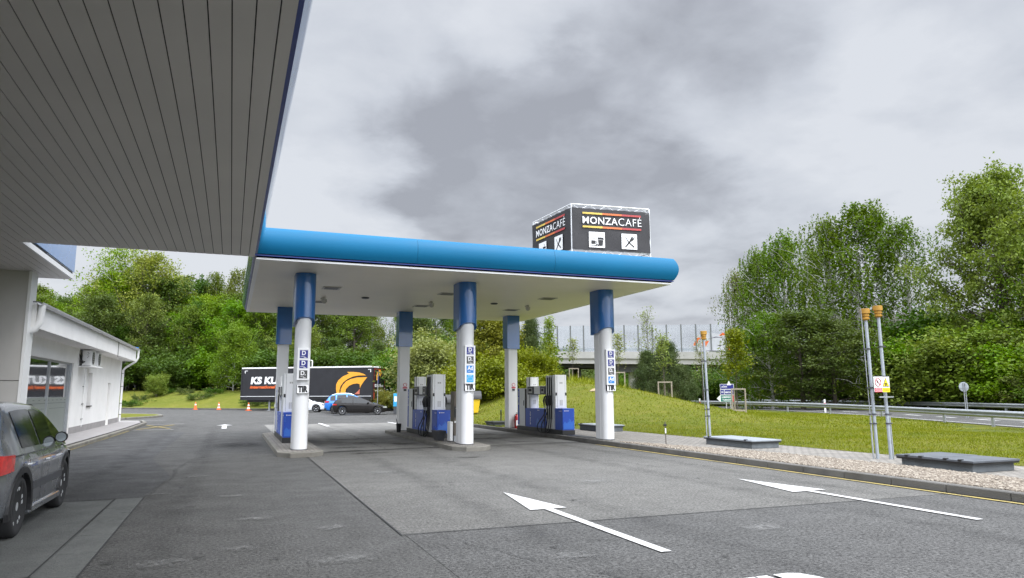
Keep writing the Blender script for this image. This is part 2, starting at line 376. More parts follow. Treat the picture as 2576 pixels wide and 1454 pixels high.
# ------------------------------------------------------------------ sky and sun
def world():
    w = bpy.data.worlds.new('World'); sc.world = w; w.use_nodes = True; t = NT(w.node_tree)
    d = t.n('ShaderNodeTexCoord').outputs['Generated']
    sx = t.n('ShaderNodeSeparateXYZ', ins={0: d}); z = sx.outputs[2]
    zz = t.math('ADD', t.math('MAXIMUM', z, 0.), .22)
    flat = t.n('ShaderNodeCombineXYZ', ins={0: t.math('DIVIDE', sx.outputs[0], zz), 1: t.math('DIVIDE', sx.outputs[1], zz), 2: 0.}).outputs[0]
    n1 = t.noise(flat, 1.25, 9, .52, .25); n2 = t.noise(t.n('ShaderNodeVectorMath', operation='ADD', ins={0: flat, 1: (7.3, 2.1, 0)}).outputs[0], 3.4, 8, .55, .2)
    b = t.math('ADD', t.rng(n1, .3, .7, -.3, .3), t.rng(n2, .3, .7, -.27, .27))
    nv = t.n('ShaderNodeTexNoise', ins={'Vector': flat, 'Scale': 2.2, 'Detail': 7, 'Roughness': .55}).outputs[1]
    nv = t.n('ShaderNodeVectorMath', operation='MULTIPLY_ADD', ins={0: nv, 1: (.42, .42, .3), 2: (-.21, -.21, -.15)}).outputs[0]
    dw = t.n('ShaderNodeVectorMath', operation='NORMALIZE', ins={0: t.n('ShaderNodeVectorMath', operation='ADD', ins={0: d, 1: nv}).outputs[0]}).outputs[0]
    def blob(px, py, rad, amp):
        nonlocal b
        v = (fw*F+rt*(px-1288)-up*(py-727)).normalized()
        dt = t.n('ShaderNodeVectorMath', operation='DOT_PRODUCT', ins={0: dw, 1: tuple(v)}).outputs['Value']
        g = t.n('ShaderNodeMapRange', interpolation_type='SMOOTHERSTEP', ins={0: dt, 1: math.cos(R(rad)), 2: 1., 3: 0., 4: amp}).outputs[0]
        b = t.math('ADD', b, g)
    for q in ((1280, 400, 15, -.34), (1020, 330, 11, -.16), (1520, 470, 11, -.2), (1270, 40, 8, .42), (1850, 0, 11, -.24), (2000, 270, 13, .3), (2450, 120, 13, .22),
              (880, 150, 10, .22), (830, 520, 8, .32), (1950, 500, 11, -.16), (300, 640, 16, .45), (2330, 420, 10, .12)): blob(*q)
    f = t.math('ADD', b, .62, True)
    cl = t.ramp(f, [(0, (.21, .219, .246)), (.3, (.268, .281, .313)), (.6, (.34, .357, .392)), (1, (.405, .42, .45))])
    el = t.n('ShaderNodeMapRange', interpolation_type='SMOOTHSTEP', ins={0: z, 1: .5, 2: .95, 3: 1., 4: 7.}).outputs[0]
    back = t.n('ShaderNodeVectorMath', operation='DOT_PRODUCT', ins={0: d, 1: tuple(-fw)}).outputs['Value']
    el = t.math('MULTIPLY', el, t.n('ShaderNodeMapRange', interpolation_type='SMOOTHSTEP', ins={0: back, 1: -.2, 2: .9, 3: 1., 4: 2.8}).outputs[0])
    east = t.n('ShaderNodeVectorMath', operation='DOT_PRODUCT', ins={0: d, 1: tuple((rt*.92-fw*.38).normalized())}).outputs['Value']
    el = t.math('MULTIPLY', el, t.n('ShaderNodeMapRange', interpolation_type='SMOOTHSTEP', ins={0: east, 1: .55, 2: 1., 3: 1., 4: 2.4}).outputs[0])
    cl = t.mix(1, cl, t.n('ShaderNodeCombineColor', ins={0: el, 1: el, 2: el}).outputs[0], 'MULTIPLY')
    sky = t.n('ShaderNodeTexSky', sky_type='NISHITA', sun_disc=False, sun_elevation=SUN_EL, sun_rotation=SUN_AZ, air_density=1.5, dust_density=3)
    b1 = t.n('ShaderNodeBackground', ins={0: sky.outputs[0], 1: .05}); b2 = t.n('ShaderNodeBackground', ins={0: cl, 1: 1.})
    mx = t.n('ShaderNodeMixShader', ins={0: .9, 1: b1.outputs[0], 2: b2.outputs[0]})
    t.n('ShaderNodeOutputWorld', ins={0: mx.outputs[0]})
SUN_EL, SUN_AZ = R(52), R(150)
world()
sl = bpy.data.lights.new('sun', 'SUN'); sl.energy = .9; sl.angle = R(30); sl.color = (1, .97, .92)
so = bpy.data.objects.new('sun', sl); COL.objects.link(so)
sv = Vector((math.sin(SUN_AZ)*math.cos(SUN_EL), math.cos(SUN_AZ)*math.cos(SUN_EL), math.sin(SUN_EL)))
so.rotation_euler = sv.to_track_quat('Z', 'Y').to_euler(); so.location = sv*60
vs = sc.view_settings; vs.view_transform = 'Standard'; vs.look = 'None'; vs.exposure = .95; vs.gamma = 1; vs.use_curve_mapping = False
sc.cycles.max_bounces = 6; sc.cycles.transparent_max_bounces = 12; sc.cycles.diffuse_bounces = 4
sc.cycles.caustics_reflective = False; sc.cycles.caustics_refractive = False
# ------------------------------------------------------------------ terrain
BND = [(16, -30), (14.8, 6), (14.4, 10), (14.2, 14), (14.2, 19), (14, 24), (12.4, 27.2), (10.78, 28.8), (10.78, 44), (11.3, 50), (14.5, 59), (15.8, 65.5), (12.5, 70), (1.7, 75.2), (-11.2, 88.4), (-45, 118)]
bnd = np.array(BND, float)
def S(x): x = np.clip(x, 0, 1); return x*x*(3-2*x)
def dist_b(P):
    best = np.full(len(P), 1e9)
    for a, b in zip(bnd, bnd[1:]):
        ab = b-a; t = np.clip(((P-a)@ab)/(ab@ab), 0, 1); best = np.minimum(best, np.linalg.norm(P-(a+t[:, None]*ab), axis=1))
    return best
Q0 = np.array([33.1, 25.14]); QD = np.array([.431, .902]); QN = np.array([.902, -.431])
def road_s(P): return (P-Q0)@QD, (P-Q0)@QN
def road_c(s): return np.where(s > 10, -.01*(s-10)**2, 0.)
def vnoise(P, sc_):
    return (np.sin(P[:, 0]*sc_+1.3*np.sin(P[:, 1]*sc_*.7))+np.sin(P[:, 1]*sc_*1.1+1.7*np.sin(P[:, 0]*sc_*.6+2)))*.5
def hgt(P):
    P = np.atleast_2d(np.asarray(P, float)); d = dist_b(P); x, y = P[:, 0], P[:, 1]; s, e = road_s(P)
    er = e-road_c(np.minimum(s, 90))
    A = 2.25*S((y-20)/17)*(1-S((x-16.5-.5*np.clip(y-36, 0, 26))/13))*(1-S((y-66)/10))
    A = np.maximum(A, 1.75*S((y-46)/14)*(1-S((x-18-.75*np.clip(y-44, 0, 40))/12)))
    h = .13+A*S(d/9.5)+np.where(x < 12, .02*np.clip(d-8, 0, 60), 0)
    h = h-.12*S((er+6)/5)
    E = 7*S((er-11)/20)*(1-.9*S((s-40)/12)*(1-S((e-4)/14)))*S((s+70)/30)
    h = h+E
    h = h+vnoise(P, .9)*.035*S((d-.6)/2)+vnoise(P, .23)*.12*S((d-3)/6)
    road = S((er+.6)/.8)*(1-S((er-10)/.8))
    return h*(1-road)+0.0*road
def h1(x, y): return float(hgt([(x, y)])[0])
def lawn_mesh():
    seg = np.linalg.norm(np.diff(bnd, axis=0), axis=1); cum = np.r_[0, np.cumsum(seg)]
    t = np.r_[np.arange(0, 30, 1.2), np.arange(30, 135, .8), np.arange(135, cum[-1], 2.5), cum[-1]]
    bx = np.interp(t, cum, bnd[:, 0]); by = np.interp(t, cum, bnd[:, 1])
    th = np.interp(t, cum, R(np.array([-25, -12, -8, -3, 0, 4, 8, 10, 22, 28, 36, 44, 62, 76, 90, 115])))
    off = np.r_[0, .25, np.arange(.6, 14, .6), np.arange(14, 60, 1.3), np.geomspace(60, 1800, 22)]
    G = np.stack([bx[:, None]+np.cos(th)[:, None]*off, by[:, None]+np.sin(th)[:, None]*off], -1)
    P = G.reshape(-1, 2); z = hgt(P); n, m = len(t), len(off)
    me = bpy.data.meshes.new('lawn'); idx = np.arange(n*m).reshape(n, m)
    f = np.stack([idx[:-1, :-1], idx[:-1, 1:], idx[1:, 1:], idx[1:, :-1]], -1).reshape(-1, 4)
    me.from_pydata(np.c_[P, z].tolist(), [], f.tolist()); me.materials.append(M['lawn'])
    me.polygons.foreach_set('use_smooth', np.ones(len(f), bool)); me.update()
    o = bpy.data.objects.new('lawn', me); COL.objects.link(o); tag(o, kind='structure')
lawn_mesh()
# one asphalt sheet that reaches the horizon; the lawn lies on top of it beyond the kerb
sheet('ground', [(-1800, -900), (1800, -900), (1800, 2600), (-1800, 2600)], -.012, M['wild'])
pav = [(10.72, -30), (10.72, 44), (11.3, 50), (14.5, 59), (15.8, 65.5), (12.5, 70), (1.7, 75.2), (-11.2, 88.4), (-45, 118), (-60, 118), (-60, -30)]
sheet('forecourt_asphalt', pav, 0, M['asphalt'])
sheet('asphalt_patch', [(1.89, 8.2), (10.6, 8.0), (10.6, 20.6), (7.3, 20.5), (6.9, 20.2), (5.95, 20.35), (2.4, 19.8), (1.87, 19.3)], .004, M['asphalt_light'])
sheet('asphalt_strip', [(2.3, -30), (10.6, -30), (10.6, 7.97), (1.92, 8.17), (1.95, 2)], .004, M['asphalt_new'])
sheet('dark_lane', [(-4.4, 12.62), (-1.22, 12.58), (-1.0, 15.5), (-1.75, 20), (-1.7, 33), (-4.18, 35), (-4.28, 27)], .0035, M['asphalt_dark'])
sheet('fuelling_slab', [(1.66, 19.35), (2.6, 20.2), (5.9, 20.6), (7.3, 20.5), (10.6, 20.8), (10.6, 38.2), (1.66, 38.8)], .008, M['concrete_slab'])
sheet('joint_line', [(1.865, 8.15), (1.885, 8.15), (1.885, 19.4), (1.865, 19.4)], .012, M['crack'])
sheet('joint_line', [(1.865, 8.14), (8.9, 7.985), (8.9, 8.0), (1.865, 8.16)], .0122, M['crack'])
sheet('channel_slab', [(-4.6, 7.6), (-1.55, 7.62), (-1.6, 12.55), (-4.6, 12.6)], .004, M['gutter_concrete'])
m = MB()
for k in range(9):
    y = 3.4+k*1.02; m.box(-1.56, -1.19, y, y+1.0, -.05, .012)
tag(m.build('drain_channel', M['gutter_concrete'], bevel=.008), kind='structure')
for q in ((-1.585, -1.57, 3.3, 12.6), (-1.185, -1.17, 3.3, 12.7)): sheet('joint_line', [(q[0], q[2]), (q[1], q[2]), (q[1], q[3]), (q[0], q[3])], .0135, M['crack'])
sheet('joint_line', [(-4.6, 12.58), (-1.2, 12.55), (-1.2, 12.58), (-4.6, 12.62)], .0136, M['crack'])
# cracks: jagged narrow sheets
def crack(pts, w, seed, z=.014):
    rr = random.Random(seed); L = []; Rr = []
    for (a, b) in zip(pts, pts[1:]):
        a, b = Vector((*a, 0)), Vector((*b, 0)); n = max(3, int((b-a).length/.16)); d = (b-a).normalized(); s = Vector((-d.y, d.x, 0))
        for i in range(n):
            p = a.lerp(b, i/n)+s*rr.uniform(-.05, .05); ww = w*rr.uniform(.3, 1.2)
            L.append(p+s*ww/2); Rr.append(p-s*ww/2)
    mb = MB()
    for i in range(len(L)-1):
        mb.poly([(q.x, q.y, z) for q in (L[i], L[i+1], Rr[i+1], Rr[i])])
    return tag(mb.build('asphalt_crack', M['crack']), kind='structure')
crack([(-1.12, 12.6), (-1.1, 14), (-.95, 15.6), (-1.0, 17), (-.85, 19)], .016, 1)
crack([(-.85, 19), (.3, 18.9), (1.2, 19.2)], .012, 2)
crack([(2.3, 7.9), (2.7, 6.6), (3.2, 5.6), (3.6, 4.6), (3.9, 3)], .01, 3)
crack([(3.0, 8.1), (3.6, 7.2), (5.2, 5.8), (6.4, 5.0)], .009, 4)
crack([(7.4, 20.3), (8.2, 17), (8.6, 13), (9.6, 9)], .014, 5)
crack([(2.6, 20.25), (4.2, 20.45), (5.9, 20.55)], .05, 6)
crack([(7.3, 20.45), (9, 20.7), (10.5, 20.8)], .04, 7)
crack([(2.4, 30.2), (6, 30.1), (10.4, 30.2)], .03, 8)
crack([(4.2, 20.6), (4.3, 26), (4.25, 38)], .03, 9); crack([(8.6, 20.8), (8.65, 26), (8.6, 38)], .03, 10)
crack([(2.4, 25.2), (6, 25.3), (10.4, 25.2)], .03, 11)
crack([(-4, 16.3), (-2.28, 16.27), (-1.1, 16.13)], .012, 12)
# oil stains, tyre tracks and pale scuffs worn into the paving
rr_ = random.Random(21); nz_ = [0]
def mark(name, x, y, w, l, mt, z=.0145):
    nz_[0] += 1; z += nz_[0]*.00005; sheet(name, [(x-w/2, y-l/2), (x+w/2, y-l/2), (x+w/2, y+l/2), (x-w/2, y+l/2)], z, M[mt])
for q in ((4.1, 23.2, 1.3, .9), (4.0, 25.2, 1.8, .8), (8.5, 23.6, 1.9, .9), (9.0, 26.0, 1.2, 1.2), (3.2, 21.4, 1.2, .6), (8.9, 21.6, .9, .6), (5.2, 22.3, .9, 1.0), (5.6, 17.0, .9, .4), (3.6, 19.3, 1.4, .5), (.3, 24, 1.5, 2.5)): mark('oil_stain', *q, 'oil')
for x in (3.3, 4.9, 7.9, 9.5): mark('tyre_track', x, 17, .55, 46, 'tyre_mark')
for x in (-2.9, -1.2): mark('tyre_track', x+.6, 22, .5, 40, 'tyre_mark')
for q in ((.35, 9.9, .5, .3), (.15, 8.1, .45, .3), (-.55, 7.7, .6, .4), (1.2, 8.9, .4, .35), (.1, 12.2, .5, .3), (-.5, 15.3, .5, .3), (1.1, 7.2, .7, .4), (-.6, 6.5, .6, .5), (3.2, 6.5, .5, .3), (5.9, 6.9, .6, .4), (-1.0, 12.9, .5, .2), (6.2, 11.5, .8, .5), (2.9, 14.5, .7, .6)): mark('pale_smear', *q, 'smear')
for i in range(40): mark('oil_drip', rr_.choice((4.1, 8.7, -.5))+rr_.gauss(0, .5), rr_.uniform(5, 30), rr_.uniform(.06, .16), rr_.uniform(.06, .18), 'oil')
# road markings
def arrow(y0, y1, x, w=.55, head=1.75, stem=.125, name='road_arrow'):
    d = 1 if y1 > y0 else -1; yh = y1-head*d
    sheet(name, [(x-stem/2, y0), (x+stem/2, y0), (x+stem/2, yh), (x+w/2, yh), (x, y1), (x-w/2, yh), (x-stem/2, yh)], .016, M['paint_white'])
arrow(6.26, 10.85, 4.14); arrow(6.26, 10.8, 8.72, .68)
arrow(35.3, 40.1, -.22, .75, 1.3, .22); arrow(35.3, 39.6, 4.46, .3, 1.2, .2); arrow(36.6, 39.3, 8.1, .3, 1.2, .2)
def line(a, b, w, mt, z=.016, name='marking_line'):
    a, b = Vector((*a, 0)), Vector((*b, 0)); d = (b-a).normalized(); s = Vector((-d.y, d.x, 0))*w/2
    sheet(name, [(q.x, q.y) for q in (a+s, b+s, b-s, a-s)], z, mt)
line((-4.3, 22), (-4.06, 34.8), .12, M['paint_yellow'])
line((10.44, 4), (10.44, 19.4), .09, M['paint_yellow'])
line((-3.87, 36.17), (-2.67, 40.88), .14, M['paint_yellow']); line((-3.91, 40.66), (-2.56, 36.48), .14, M['paint_yellow'], .0205)
line((-4.05, 41.7), (-2.25, 41.9), .13, M['paint_white']); line((-3.95, 35.55), (-2.32, 35.49), .12, M['paint_white'])
line((-5.8, 48.6), (-3.65, 48.35), .16, M['paint_white'])
# lane lettering whose top edge shows at the bottom of the picture
t = fit_text('lane_lettering', 'TIR', M['paint_white'], None, (4.36, 4.38, .017), (1, 0, 0), (0, 1, 0), 1.15, 1.5, .03, 0, .0015); tag(t, kind='structure')
# kerbs
def kerb(pts, w, h, mt, name='kerb', unit=1.0, side=1):
    mb = MB(); pts = [Vector((*p, 0)) for p in pts]
    for a, b in zip(pts, pts[1:]):
        d = b-a; n = max(1, round(d.length/unit))
        for i in range(n):
            p, q = a+d*(i/n), a+d*((i+1)/n); g = d.normalized()*.004; s = Vector((-d.y, d.x, 0)).normalized()*w/2*side
            c = Vector((0, 0, h/2)); mb.bar(p+g+c-s, q-g+c-s, w, h)
    return tag(mb.build(name, mt, bevel=.015, seg=1), kind='structure')
kerb([(10.57, -30), (10.57, 44.2), (11.15, 50), (14.3, 59), (15.6, 65.4), (12.4, 69.8), (1.6, 75.0), (-11.3, 88.2), (-45, 117.8)], .15, .14, M['kerb'])
# raised strip on the right: block paving with a gravel bed along the kerb
sheet('block_paving', [(10.7, -30), (16.1, -30), (14.9, 6), (14.5, 10), (14.3, 14), (14.3, 19), (14.1, 24), (12.5, 27.3), (10.8, 28.95), (10.7, 28.95)], .125, M['paver'])
GB = [(10.72, -10), (12.3, -10), (12.25, 8), (12.34, 10.5), (12.25, 13), (11.9, 14.6), (11.4, 16.6), (10.85, 18.4), (10.72, 18.6)]
sheet('gravel_bed', GB, .131, M['gravel_bed'])
def inside(x, y, poly):
    c = False; n = len(poly)
    for i in range(n):
        (x0, y0), (x1, y1) = poly[i], poly[i-1]
        if (y0 > y) != (y1 > y) and x < (x1-x0)*(y-y0)/(y1-y0)+x0: c = not c
    return c
def gravel():
    rr = np.random.default_rng(3); n = 15000
    x = rr.uniform(10.74, 12.34, n); y = rr.uniform(4.5, 18.6, n)
    ok = np.array([inside(a, b, GB) for a, b in zip(x, y)]); x, y = x[ok], y[ok]; n = len(x)
    r = rr.uniform(.02, .048, n); a = rr.uniform(0, 6.28, n); V = np.zeros((n, 11, 3)); q = 5
    for k in range(q):
        for lvl, (rad, zz_) in enumerate(((1., 0.), (.78, .6))):
            ang = 2*np.pi*k/q+lvl*.5+rr.uniform(-.25, .25, n); rd = rad*r*rr.uniform(.8, 1.2, n); ex, ey = rd*np.cos(ang)*1.25, rd*np.sin(ang)*.9; j = k+lvl*q
            V[:, j, 0] = x+ex*np.cos(a)-ey*np.sin(a); V[:, j, 1] = y+ex*np.sin(a)+ey*np.cos(a); V[:, j, 2] = .132+zz_*r*rr.uniform(.7, 1.2, n)
    V[:, 10, 0] = x; V[:, 10, 1] = y; V[:, 10, 2] = .132+.85*r
    tri = np.array([t for k in range(q) for t in ((k, (k+1) % q, q+k), ((k+1) % q, q+(k+1) % q, q+k), (q+k, q+(k+1) % q, 10))])
    return quads_mesh('gravel', V[:, tri].reshape(-1, 3), M['pebble'], None, 3)
def pebble():
    m = bpy.data.materials.new('pebbles'); m.use_nodes = True; t = NT(m.node_tree)
    tc = t.n('ShaderNodeTexCoord').outputs['Object']
    v = t.n('ShaderNodeTexVoronoi', ins={'Vector': tc, 'Scale': 16.}).outputs[1]
    v = t.n('ShaderNodeNewGeometry').outputs['Random Per Island']; c = t.ramp(v, [(0, (.085, .066, .048)), (.35, (.16, .13, .1)), (.7, (.235, .2, .155)), (1, (.32, .285, .235))])
    p = t.n('ShaderNodeBsdfPrincipled', ins={'Base Color': c, 'Roughness': .85}); t.n('ShaderNodeOutputMaterial', ins={0: p.outputs[0]})
    return m
M['pebble'] = pebble()
tag(gravel(), 'pale pebbles filling the bed behind the dark kerb', 'gravel', kind='stuff')
# pump islands
def island(cx, w=1.14, y0=18.72, y1=28.9):
    pts = [(cx-w/2+.28, y0), (cx+w/2-.28, y0), (cx+w/2, y0+.45), (cx+w/2, y1-.5), (cx+w/2-.28, y1), (cx-w/2+.28, y1), (cx-w/2, y1-.5), (cx-w/2, y0+.45)]
    tag(MB().prism(pts, -.02, .128).build('pump_island', M['kerb_light'], bevel=.02), kind='structure')
    q = .86; c = (y0+y1)/2
    sheet('island_paving', [(cx+(x-cx)*q, c+(y-c)*.975) for x, y in pts], .133, M['paver'])
island(1.74); island(6.36)
# shop pavement
pv = [(-5.95, 20), (-4.58, 20), (-4.42, 27), (-4.3, 36), (-4.36, 42.5), (-4.75, 44.9), (-5.95, 45.6)]
sheet('pavement', pv, .118, M['plinth'])
kerb([(-4.5, 19), (-4.32, 27), (-4.2, 36), (-4.26, 42.5), (-4.65, 45.0), (-5.9, 45.75)], .16, .125, M['kerb_light'])
gi = [(-16, 50.5), (-6.2, 51.4), (-4.9, 54.5), (-4.6, 56.6), (-5.2, 59.5), (-7.4, 62.5), (-16, 66)]
sheet('grass_verge', gi, .1, M['lawn'])
kerb(gi, .16, .12, M['kerb_light'])
# bypass road beyond the guard rails
def road_pt(s, e):
    c = Q0+QD*s+QN*(e+float(road_c(np.array(float(s))))); return c[0], c[1]
def ribbon(name, e0, e1, s0, s1, z, mt, n=40):
    mb = MB(); A = [road_pt(s, e0) for s in np.linspace(s0, s1, n)]; B = [road_pt(s, e1) for s in np.linspace(s0, s1, n)]
    for i in range(n-1): mb.poly([(*A[i], z), (*B[i], z), (*B[i+1], z), (*A[i+1], z)])
    return tag(mb.build(name, mt), kind='structure')
ribbon('bypass_road', .5, 9.6, -60, 88, .02, M['asphalt'])
ribbon('road_edge_line', .9, 1.05, -60, 60, .026, M['paint_white'])
ribbon('road_shoulder', 4.6, 9.4, -60, 6, .026, M['concrete_slab'], 20)
for k in range(12): ribbon('road_dash', 3.6, 3.95, -22+k*4, -20+k*4, .03, M['paint_white'], 3)
# worn soil on the mound
def soil(cx, cy, rx, ry, seed):
    rr = random.Random(seed); mb = MB(); P = [(cx+rx*math.cos(a)*rr.uniform(.6, 1.1), cy+ry*math.sin(a)*rr.uniform(.6, 1.1)) for a in np.linspace(0, 6.1, 16)]
    H = hgt(np.array(P+[(cx, cy)]))
    for i in range(16):
        j = (i+1) % 16; mb.poly([(*P[i], H[i]+.03), (*P[j], H[j]+.03), (cx, cy, H[16]+.05)])
    tag(mb.build('bare_soil', M['bare_soil']), kind='structure')

# ------------------------------------------------------------------ canopies
ZC = 4.818
def fascia_prof(h=.78, bulge=.11, n=9):
    P = [(0, .075), (.055, .078), (.055, .095), (.025, .097), (.025, .115), (.062, .12)]
    arc = []
    for i in range(n):
        a = -1+2*i/(n-1); arc.append((.062+bulge*(1-a*a), .125+(h-.125)*(i/(n-1))))
    return P, arc
def fascia_run(a, b, nrm, name, parent, ea=0, eb=0, mt='blue_fascia'):
    """curved fascia along a->b, outward normal nrm; ea/eb mitre signs"""
    lip, arc = fascia_prof(); a, b = Vector((*a, ZC)), Vector((*b, ZC)); d = (b-a).normalized(); n = Vector((*nrm, 0))
    def run(prof, mt, nm, sm, q0=0., q1=1.):
        mb = MB(); rings = []
        for q, k in ((q0, ea if q0 == 0 else 0), (q1, eb if q1 == 1 else 0)):
            rings.append([a.lerp(b, q)+n*u+d*(u*k)+Vector((0, 0, z)) for u, z in prof])
        mb.loft(rings, 0, sm, False, False)
        return mb.build(nm, mt, parent, sharp=60)
    L = (b-a).length; m = max(1, round(L/3.9)); g = .003/L
    o = [run(arc+[(0, .79)], M[mt], name, True, k/m+(g if k else 0), (k+1)/m-(g if k < m-1 else 0)) for k in range(m)]; run([(0, .04)]+lip, M['blue_dark'], 'fascia_lip', False)
    return o
can = thing('fuel_canopy', 'wide canopy with rounded blue edge over the truck pumps, carried by six columns', 'canopy', (6.3, 23.7, 0))
def rel(o, par):
    o.parent = par; o.matrix_parent_inverse = Matrix.Translation(-par.location)
    return o
X0, X1, Y0, Y1 = .40, 12.25, 17.76, 29.67
def soffit_boards(x0, x1, y0, y1, pitch, gap, along, z=ZC, th=.02):
    mb = MB()
    lo, hi = (x0, x1) if along == 'y' else (y0, y1); n = round((hi-lo)/pitch); p = (hi-lo)/n
    for i in range(n):
        a, b = lo+i*p+gap/2, lo+(i+1)*p-gap/2
        if along == 'y': mb.box(a, b, y0, y1, z, z+th, 0)
        else: mb.box(x0, x1, a, b, z, z+th, 0)
    mb.box(x0+.002, x1-.002, y0+.002, y1-.002, z+th*.6, z+th*1.8, 1)
    return mb
so_ = rel(soffit_boards(X0+.1, X1-.1, Y0+.1, Y1-.1, .2, .006, 'x').build('soffit', [M['soffit_far'], M['gap']]), can)
mb = MB()
for q in ((X0, X1, Y0, Y0+.1), (X0, X1, Y1-.1, Y1), (X0, X0+.1, Y0+.1, Y1-.1), (X1-.1, X1, Y0+.1, Y1-.1)): mb.box(*q, ZC-.004, ZC+.075)
rel(mb.build('edge_trim', M['trim_white']), can)
for a, b, n in (((X0, Y0), (X1, Y0), (0, -1)), ((X1, Y0), (X1, Y1), (1, 0)), ((X1, Y1), (X0, Y1), (0, 1)), ((X0, Y1), (X0, Y0), (-1, 0))):
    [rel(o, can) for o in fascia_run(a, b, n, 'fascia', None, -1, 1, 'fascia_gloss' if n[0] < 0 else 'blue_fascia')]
for o in [o for o in COL.objects if o.name.startswith('fascia_lip') and o.parent is None]: rel(o, can)
rel(MB().box(X0+.02, X1-.02, Y0+.02, Y1-.02, ZC+.7, ZC+.78).build('roof', M['roofing']), can)
for x, y in ((2.72, 21.98), (2.72, 25.49), (6.44, 22.0), (6.45, 25.47), (10.05, 21.97), (10.1, 25.53)):
    mb = MB(); mb.box(x-.27, x+.27, y-.27, y+.27, ZC-.018, ZC-.002, 0); mb.box(x-.2, x+.2, y-.2, y+.2, ZC-.026, ZC-.016, 1)
    rel(mb.build('ceiling_light', [M['panel_grey'], M['dark_grey']], None, .004), can)
for x, y in ((2.78, 24.3), (6.5, 24.15), (10.15, 23.97)):
    mb = MB(); mb.lathe([(.05, 0), (.05, -.06), (.09, -.065), (.09, -.14), (.065, -.19), (.02, -.21)], 12, (x, y, ZC)); mb.tube([(x, y, ZC-.02), (x-.12, y, ZC-.05)], .02, 6)
    rel(mb.build('camera_dome', M['panel_grey']), can)
for x, y in ((4.09, 23.83), (8.75, 23.82)):
    rel(MB().lathe([(.13, 0), (.13, -.03), (.1, -.045), (0.01, -.05)], 16, (x, y, ZC)).build('speaker_disc', M['dark_grey']), can)

# near canopy over the viewer
nc = thing('shop_canopy', 'large grey slatted canopy overhead, joined to the shop wall, blue edge on its right', 'canopy', (-4, 8, 0))
NX1, NY1, LX, LY = .36, 17.48, -4.36, 22.75
mb = soffit_boards(-13.1, LX, -9, LY, .191, .012, 'y'); m2 = soffit_boards(LX, NX1-.13, -9, NY1, .191, .012, 'y')
for src in (m2,):
    n = len(mb.v); mb.v += src.v; mb.f += [tuple(i+n for i in f) for f in src.f]; mb.m += src.m; mb.s += src.s
mb.box(NX1-.124, NX1, -9, NY1, ZC-.006, ZC+.05, 0)
rel(mb.build('soffit', [M['soffit'], M['gap']]), nc)
[rel(o, nc) for o in fascia_run((NX1, -9), (NX1, NY1), (1, 0), 'fascia', None, -1, 0, 'fascia_gloss')]
for o in [o for o in COL.objects if o.name.startswith('fascia_lip') and o.parent is None]: rel(o, nc)
rel(MB().box(LX, NX1, NY1-.05, NY1, ZC+.055, ZC+.95).build('rear_fascia', M['trim_white']), nc)
mb = MB(); mb.box(LX+.03, LX+.07, NY1, LY, ZC+.19, ZC+1.0); rel(mb.build('side_fascia', M['fascia_sky_tint'] if 'fascia_sky_tint' in M else M['blue_fascia']), nc)
mb = MB(); mb.box(LX, LX+.06, NY1, LY+.02, ZC-.004, ZC+.12); mb.box(-13, LX, LY, LY+.04, ZC-.004, ZC+.12); rel(mb.build('edge_trim', M['trim_white']), nc)
rel(MB().box(LX+.005, LX+.025, NY1, LY, ZC+.121, ZC+.189).build('trim_groove', M['black']), nc)
rel(MB().box(-13.1, NX1-.02, -9, NY1-.06, ZC+.7, ZC+.78).build('roof', M['roofing']), nc)
rel(MB().box(-13.1, LX+.02, NY1-.06, LY, ZC+.7, ZC+.78).build('roof', M['roofing']), nc)

# ------------------------------------------------------------------ columns with fuel signs
def dprof(r, back, n=14, y0=0):
    """D-shaped plan: round nose towards -y, flat back"""
    return [(r*math.cos(a), y0+r+r*.95*-math.sin(a)) for a in np.linspace(0, math.pi, n)]+[(-r, y0+back), (r, y0+back)]
def column(cx, cy, label, flip=False, base=.133):
    t = thing('canopy_column', label, 'column', (cx, cy, 0), math.pi if flip else 0, 'columns of the fuel canopy')
    mb = MB(); P = dprof(.195, .62); mb.loft([[(x, y, z) for x, y in P] for z in (base, ZC-.9)], 0, True)
    for x in (-.197, .197):
        mb.box(x-.006, x+.006, .3, .34, base, ZC-1.2, 0)
    mb.build('shaft', M['white'], t, sharp=50)
    P = dprof(.275, .78, 18, -.08); rings = []
    rings.append([(x, y, 3.41+.21*float(S(np.array((.3-y)/.38)))) for x, y in P]); rings.append([(x, y, ZC+.0) for x, y in P])
    mb = MB(); mb.loft(rings, 0, True); mb.build('cap', M['blue'], t, sharp=50)
    mb = MB(); mb.loft([[(x*1.03, y*1.03-.008, z) for x, y in dprof(.2, .625)] for z in (base, base+.02)], 0, True); mb.build('base_plate', M['dark_grey'], t)
    return t
